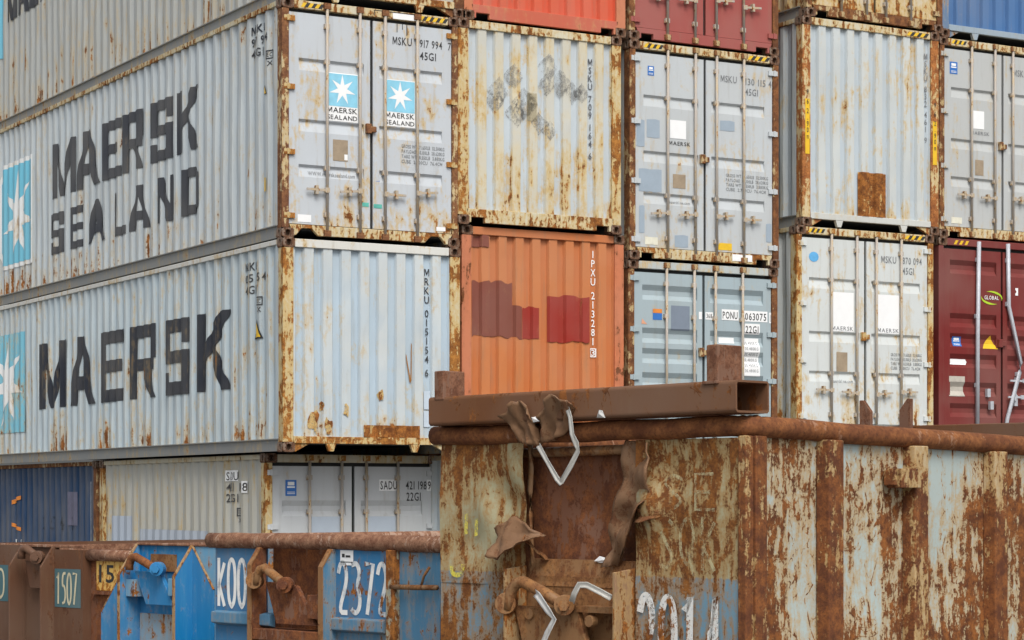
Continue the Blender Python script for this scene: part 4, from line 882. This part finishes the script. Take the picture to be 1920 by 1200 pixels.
ribbon('white webbing strap hanging in a V from the beam and rim of the rusty skip', 'webbing_strap',
       [(-.10, 1.215, 2.53), (-.15, 1.19, 2.545), (-.155, 1.165, 2.50), (-.15, 1.155, 2.40), (-.135, 1.14, 2.345), (-.12, 1.135, 2.30), (-.10, 1.21, 2.22), (-.085, 1.30, 2.125), (-.08, 1.315, 2.115), (-.085, 1.34, 2.14), (-.09, 1.41, 2.24), (-.09, 1.49, 2.34)], .036, strap_m)
ribbon('grey creased strap dangling from the bent lifting bar of the rusty skip', 'webbing_strap',
       [(-.19, 1.42, 1.465), (-.21, 1.38, 1.455), (-.205, 1.30, 1.37), (-.20, 1.25, 1.32), (-.20, 1.31, 1.23), (-.20, 1.37, 1.12), (-.19, 1.40, 1.0)], .045, strap_d)
ribbon('white strap end arching over the crossbar beside the lifting bar bolt', 'webbing_strap',
       [(-.16, 1.15, 1.42), (-.17, 1.12, 1.47), (-.18, 1.07, 1.525), (-.17, 1.02, 1.525), (-.16, .93, 1.49), (-.14, .86, 1.455)], .038, strap_m)
def scrap(label, pts, x, mat, sd_):
    rn = random.Random(sd_); cy = sum(p[0] for p in pts) / len(pts); cz = sum(p[1] for p in pts) / len(pts)
    mb = MB(); k = len(pts)
    for lay in (0, .006): mb.v += [(lay + rn.uniform(-.008, .008), p[0] - cy, p[1] - cz) for p in pts] + [(lay - .012, 0, 0)]
    for i in range(k): j = (i + 1) % k; mb.f += [(i, j, k), (k + 1 + j, k + 1 + i, 2 * k + 1), (i, k + 1 + i, k + 1 + j, j)]
    o = mb.build('plastic_scrap', mat, None); ca, sa = math.cos(ANG), math.sin(ANG)
    o.location = (-3.888 + x * ca - cy * sa, -14.912 + x * sa + cy * ca, cz); o.rotation_euler = (0, 0, ANG); o['label'] = label; o['category'] = 'scrap'
scrap('white plastic scrap lying on the torn lower edge of the skip front', [(1.17, 1.655), (1.13, 1.685), (1.09, 1.675), (1.06, 1.68), (1.03, 1.66), (1.0, 1.652), (1.05, 1.645), (1.12, 1.645)], .05, WHITE, 3)
scrap('small white plastic scrap wedged between two crumpled flaps under the beam', [(1.50, 2.475), (1.45, 2.48), (1.455, 2.51), (1.515, 2.505)], -.125, WHITE, 4)
scrap('pale twisted scrap poking out between the beam and the rim', [(.99, 2.49), (.93, 2.488), (.945, 2.53), (.975, 2.535)], -.128, strap_d, 5)

# -- blue skip with the big white number
kk = skip_root('worn blue skip with a white number, brown hook recess and rusty rim pipe', (-4.023, -11.606, 0))
kblue = weather('worn_mid_blue', (.06, .20, .345), 70, t=0.55, stain=.5, s=1.4, chalk=(.20, .30, .36), stain_c=(.32, .24, .16), bump=.4, fine=0.12, scr=0.06, speck=0.05, big=0.2)
kblue2 = weather('deep_number_blue', (.03, .165, .345), 71, t=0.59, stain=.3, s=1.4, band=(1.36, .06, .06), stain_c=(.2, .2, .2), scr=0.06, speck=0.05, fine=0.1, big=0.15)
MB().tube(jpath([(0, 2.52, 1.712), (0, 1.2, 1.716), (0, -.04, 1.713)], 8, .004, rr), .058, 14, True, .03, rr).build('rim', rustpipe2, kk, True)
MB().tube([(0, 2.50, 1.71), (5.5, 2.50, 1.71)], .05, 10).build('rim', rustpipe2, kk, True); MB().tube([(0, 0, 1.71), (5.5, 0, 1.71)], .05, 10).build('rim', rustpipe2, kk, True)
MB().box(0, .02, 1.86, 2.46, .3, 1.68).build('front_panel', kblue2, kk); MB().box(0, .02, 0, 1.08, .3, 1.68).build('front_panel', kblue, kk)
MB().box(.10, .12, 1.0, 1.90, .3, 1.66).build('recess_panel', rustdk, kk)
MB().box(-.012, .01, .50, 1.06, 1.185, 1.665).build('number_panel', kblue2, kk)
for y0, y1 in ((1.75, 2.44), (.52, 1.10)): MB().prism([(.0, 1.19), (-.06, 1.18), (-.06, 1.10), (.0, 1.08)], 1, y0, y1).build('stiffener', kblue, kk, bevel=.006)
MB().box(-.055, .02, .405, .49, .3, 1.67).build('front_post', weather('peeled_blue_post', (.12, .25, .34), 72, t=.47, stain=.6, s=1.6), kk, bevel=.008)
for y, m_ in ((1.86, rustdk), (1.06, kblue)):
    MB().prism([(.02, 1.67), (-.06, 1.665), (-.14, 1.54), (-.14, .3), (.02, .3)], 1, y, y + .028).build('hook_plate', m_, kk, bevel=.005)
    MB().prism([(-.058, 1.668), (-.148, 1.543), (-.148, .3), (-.138, .3), (-.138, 1.538), (-.05, 1.662)], 1, y - .008, y + .036).build('plate_edge', rustbr, kk)
hooked(kk, rustbr, [(1.78, 1.40), (1.77, 1.46), (1.74, 1.51), (1.69, 1.525), (1.48, 1.42)], .034, (1.455, 1.405), (1.80, 1.43), -.15, [(1.74, 1.42), (1.40, 1.40), (1.18, 1.12), (1.62, 1.12)], rustdk)
MB().box(-.13, .1, 1.09, 1.86, 1.0, 1.08).build('cross_plate', rustdk, kk, bevel=.004); MB().box(-.12, .1, 1.09, 1.25, 1.17, 1.34).build('stop_block', rustdk, kk, bevel=.004)
MB().tube([(-.045, .45, 1.418), (-.05, .2, 1.42), (-.045, -.02, 1.425)], .018, 8).build('latch_rod', rustbr, kk, True); MB().tube([(-.045, .14, 1.425), (-.055, .10, 1.50), (-.05, .05, 1.56)], .010, 6).build('latch_lever', rustbr, kk, True)
kf = lambda x: (lambda a, b, e: (x - e, -a, b))
decal(strokes('2372', -1.04, 1.215, .53, .36, .036, .22), kf(-.016)).build('lettering', WPAINT, kk, fix=False)
decal(strokes('k00', -2.43, 1.22, .34, .36, .034, .25), kf(-.004)).build('lettering', WPAINT, kk, fix=False)
decal([rect(-1.01, 1.555, -.87, 1.66)], kf(-.016)).build('paper_label', WHITE, kk, fix=False)
decal([rect(-1.0, 1.575, -.88, 1.58), rect(-.99, 1.61, -.96, 1.635), rect(-.95, 1.61, -.90, 1.625)], kf(-.018)).build('label_print', BLACKV, kk, fix=False)
MB().box(.02, 5.5, -.01, .01, .3, 1.7).build('side_panel', kblue, kk); MB().box(.02, 5.5, 2.44, 2.46, .3, 1.7).build('side_panel', kblue, kk)
MB().box(5.48, 5.5, 0, 2.46, .3, 1.7).build('rear_panel', kblue, kk); MB().box(.02, 5.5, 0, 2.46, .25, .3).build('floor_panel', rustdk, kk)
for y in (.7, 1.7): MB().box(.1, 5.5, y, y + .12, 0, .25).build('skid_rail', rustdk, kk)

# -- bright blue skip
bb = skip_root('bright blue skip with a tall hook frame, between the brown and numbered ones', (-4.141, -8.829, 0))
bblue = weather('bright_blue_paint', (.008, .185, .43), 74, t=0.59, stain=0.4, s=1.3, stain_c=(.25, .30, .36), rough=.42, dirt=0.25, streak=.25, chalk=(.04, .26, .50), speck=0.06, scr=0.05, big=0.15)
bpale = weather('scuffed_pale_blue', (.12, .32, .50), 75, t=0.555, stain=.4, s=1.3, stain_c=(.35, .34, .32), speck=0.06, scr=0.06, fine=0.1)
MB().box(0, .02, .40, .90, .3, 1.645).build('front_panel', bpale, bb); MB().box(0, .02, 1.55, 2.09, .3, .95).build('front_panel', bblue, bb)
MB().box(.02, .04, .80, 1.62, .3, 1.645).build('recess_panel', bblue, bb)
MB().box(-.012, .03, .38, 1.60, 1.64, 1.66).build('rim', rustpipe2, bb, bevel=.006)
for y, dy in ((.838, .024), (1.59, .024)):
    MB().prism([(.02, 1.645), (-.01, 1.645), (-.19, 1.40), (-.19, .3), (.02, .3)], 1, y - dy / 2, y + dy / 2).build('hook_plate', bblue, bb, bevel=.003)
    MB().prism([(-.012, 1.652), (-.196, 1.402), (-.196, .3), (-.188, .3), (-.188, 1.398), (-.004, 1.648)], 1, y - dy / 2 - .003, y + dy / 2 + .003).build('plate_edge', edge, bb)
for pts in (((.825, 1.635), (.825, .3), (.545, .3), (.555, 1.30)), ((1.60, 1.64), (1.60, .3), (2.10, .3), (2.09, 1.07))):
    MB().prism(pts, 0, -.016, -.004).build('wing_plate', bblue, bb); MB().tube([(-.01, *pts[0]), (-.01, *pts[3])], .010, 6).build('plate_edge', edge, bb)
hooked(bb, rustpipe, [(1.50, 1.44), (1.495, 1.49), (1.465, 1.54), (1.415, 1.55), (1.13, 1.455)], .034, (1.11, 1.455), None, -.15, [(1.50, 1.43), (1.16, 1.43), (.96, 1.16), (1.34, 1.16)], bblue)
MB().box(-.13, .02, .85, 1.0, 1.24, 1.38).build('stop_block', bpale, bb, bevel=.005); MB().box(-.13, .02, 1.45, 1.578, 1.22, 1.36).build('stop_block', bpale, bb, bevel=.005)
MB().box(.0, .024, .82, 1.56, .3, 1.08).build('lower_panel', weather('rubbed_blue_panel', (.22, .33, .42), 76, t=.535, stain=.6, s=1.4, stain_c=(.34, .26, .18), fine=0.12, scr=0.06), bb)
MB().box(.006, .022, 1.08, 1.42, 1.43, 1.57).build('rust_patch', rustbr, bb)
MB().box(.02, 5.5, .38, .40, .3, 1.0).build('side_panel', bblue, bb); MB().box(.02, 5.5, 2.07, 2.09, .3, 1.0).build('side_panel', bblue, bb)
MB().box(5.48, 5.5, .38, 2.09, .3, 1.0).build('rear_panel', bblue, bb); MB().box(.04, 5.5, .38, 2.09, .25, .3).build('floor_panel', rustdk, bb)
for y in (.8, 1.7): MB().box(.1, 5.5, y, y + .12, 0, .25).build('skid_rail', rustdk, bb)

# -- brown skip at the left edge
br = skip_root('dark brown skip with teal number panels and a rusty yellow plate', (-4.223, -5.899, 0))
MB().box(-.04, -.02, .50, .96, .3, 1.56).build('front_panel', brown, br); MB().box(-.04, -.02, 1.46, 2.3, .3, 1.59).build('front_panel', brown, br)
MB().box(0, .02, .94, 1.50, .3, 1.585).build('recess_panel', brown, br)
MB().box(-.03, .04, .49, 2.3, 1.575, 1.60).build('rim', rustpipe2, br, bevel=.005)
MB().box(-.04, .06, .48, .50, .3, 1.56).build('front_panel', brown, br)
MB().box(.05, .07, -.25, .48, .3, 1.56).build('front_panel', rustdk, br)
MB().tube([(.03, .47, 1.515), (.03, -.28, 1.515)], .052, 12).build('rim', rustpipe2, br, True)
MB().tube([(.03, -.25, 1.51), (5.5, -.25, 1.50)], .05, 10).build('rim', rustpipe2, br, True)
MB().box(.0, 5.5, 2.22, 2.30, 1.51, 1.57).build('rim', rustpipe2, br); MB().box(5.42, 5.5, -.25, 2.3, 1.50, 1.56).build('rim', rustpipe2, br)
for y in (.955, 1.475):
    MB().prism([(.0, 1.59), (-.05, 1.585), (-.18, 1.40), (-.18, .3), (0, .3)], 1, y - .012, y + .012).build('hook_plate', brown, br, bevel=.004)
hooked(br, brown, [(1.325, 1.47), (1.32, 1.52), (1.295, 1.56), (1.24, 1.565), (1.08, 1.50)], .036, (1.06, 1.485), None, -.14, [(1.34, 1.45), (1.02, 1.45), (.98, 1.20), (1.26, 1.20)], brown)
teal = weather('teal_number_paint', (.055, .135, .16), 77, t=.66, stain=.3); cream = plain('cream_hand_paint', (.60, .55, .38), .7)
decal([rect(-.925, 1.035, -.51, 1.385)], kf(-.043)).build('number_panel', teal, br, fix=False); decal([rect(-2.3, 1.06, -1.49, 1.40)], kf(-.043)).build('number_panel', teal, br, fix=False)
decal(strokes('1507', -.90, 1.065, .335, .285, .024, .2), kf(-.046)).build('lettering', cream, br, fix=False)
decal(strokes('KO', -2.03, 1.09, .27, .28, .024, .15), kf(-.046)).build('lettering', cream, br, fix=False)
MB().box(.035, .048, -.16, .375, 1.20, 1.465).build('capacity_plate', weather('rusty_yellow_plate', (.74, .46, .09), 78, t=0.505, stain=.6, s=2.6, stain_c=(.66, .40, .14), rust1=(.3, .1, .02), rust2=(.5, .22, .03), fine=0.12), br)
decal(text('15', -.35, 1.275, .25, .155), kf(.032)).build('lettering', BLACKV, br, fix=False); decal(text('m3' if False else 'm', .02, 1.265, .10, .09), kf(.032)).build('lettering', BLACKV, br, fix=False)
MB().box(.0, .05, -.25, .40, 1.165, 1.195).build('plate_ledge', rustdk, br)
MB().box(.06, 5.5, -.27, -.25, .3, 1.56).build('side_panel', rustdk, br); MB().box(.02, 5.5, 2.28, 2.30, .3, 1.6).build('side_panel', brown, br)
MB().box(5.48, 5.5, -.25, 2.3, .3, 1.6).build('rear_panel', brown, br); MB().box(.08, 5.5, -.25, 2.3, .25, .3).build('floor_panel', rustdk, br)
for y in (.5, 1.5): MB().box(.1, 5.5, y, y + .12, 0, .25).build('skid_rail', rustdk, br)

# -- brown skip beyond the big one
fs = skip_root('brown skip with two pointed hook plates behind the tall rusted one', (2.23, -11.27, 0))
MB().box(-.04, .05, -.6, 2.4, 2.545, 2.665).build('rim', beam_m, fs, bevel=.008)
MB().box(-.02, .0, -.6, 2.4, .3, 2.545).build('front_panel', brown, fs)
for yc, sg in ((2.22, 1), (1.79, -1)):
    MB().prism([(yc - .06, 2.3), (yc + .06, 2.3), (yc + .06, 2.90 if sg > 0 else 2.80), (yc + .02 * sg, 2.90), (yc - .06, 2.80 if sg > 0 else 2.90)], 0, -.085, -.045).build('hook_plate', stub_m, fs, bevel=.004)
MB().box(0, 5.0, -.62, -.6, .3, 2.6).build('side_panel', brown, fs); MB().box(0, 5.0, 2.4, 2.42, .3, 2.6).build('side_panel', brown, fs)
MB().box(4.98, 5.0, -.6, 2.4, .3, 2.6).build('rear_panel', brown, fs); MB().box(0, 5, -.6, 2.4, .0, .3).build('floor_panel', rustdk, fs)

# ------------------------------------------------------------------ ground
gm = plain('wet_concrete_yard', (.16, .155, .145), .75, .25)
g = MB().add([(-900, -900, 0), (900, -900, 0), (900, 900, 0), (-900, 900, 0)], [(0, 1, 2, 3)]).build('ground', gm); g['kind'] = 'structure'; g['label'] = 'grey concrete yard'
g.location.z = -.004
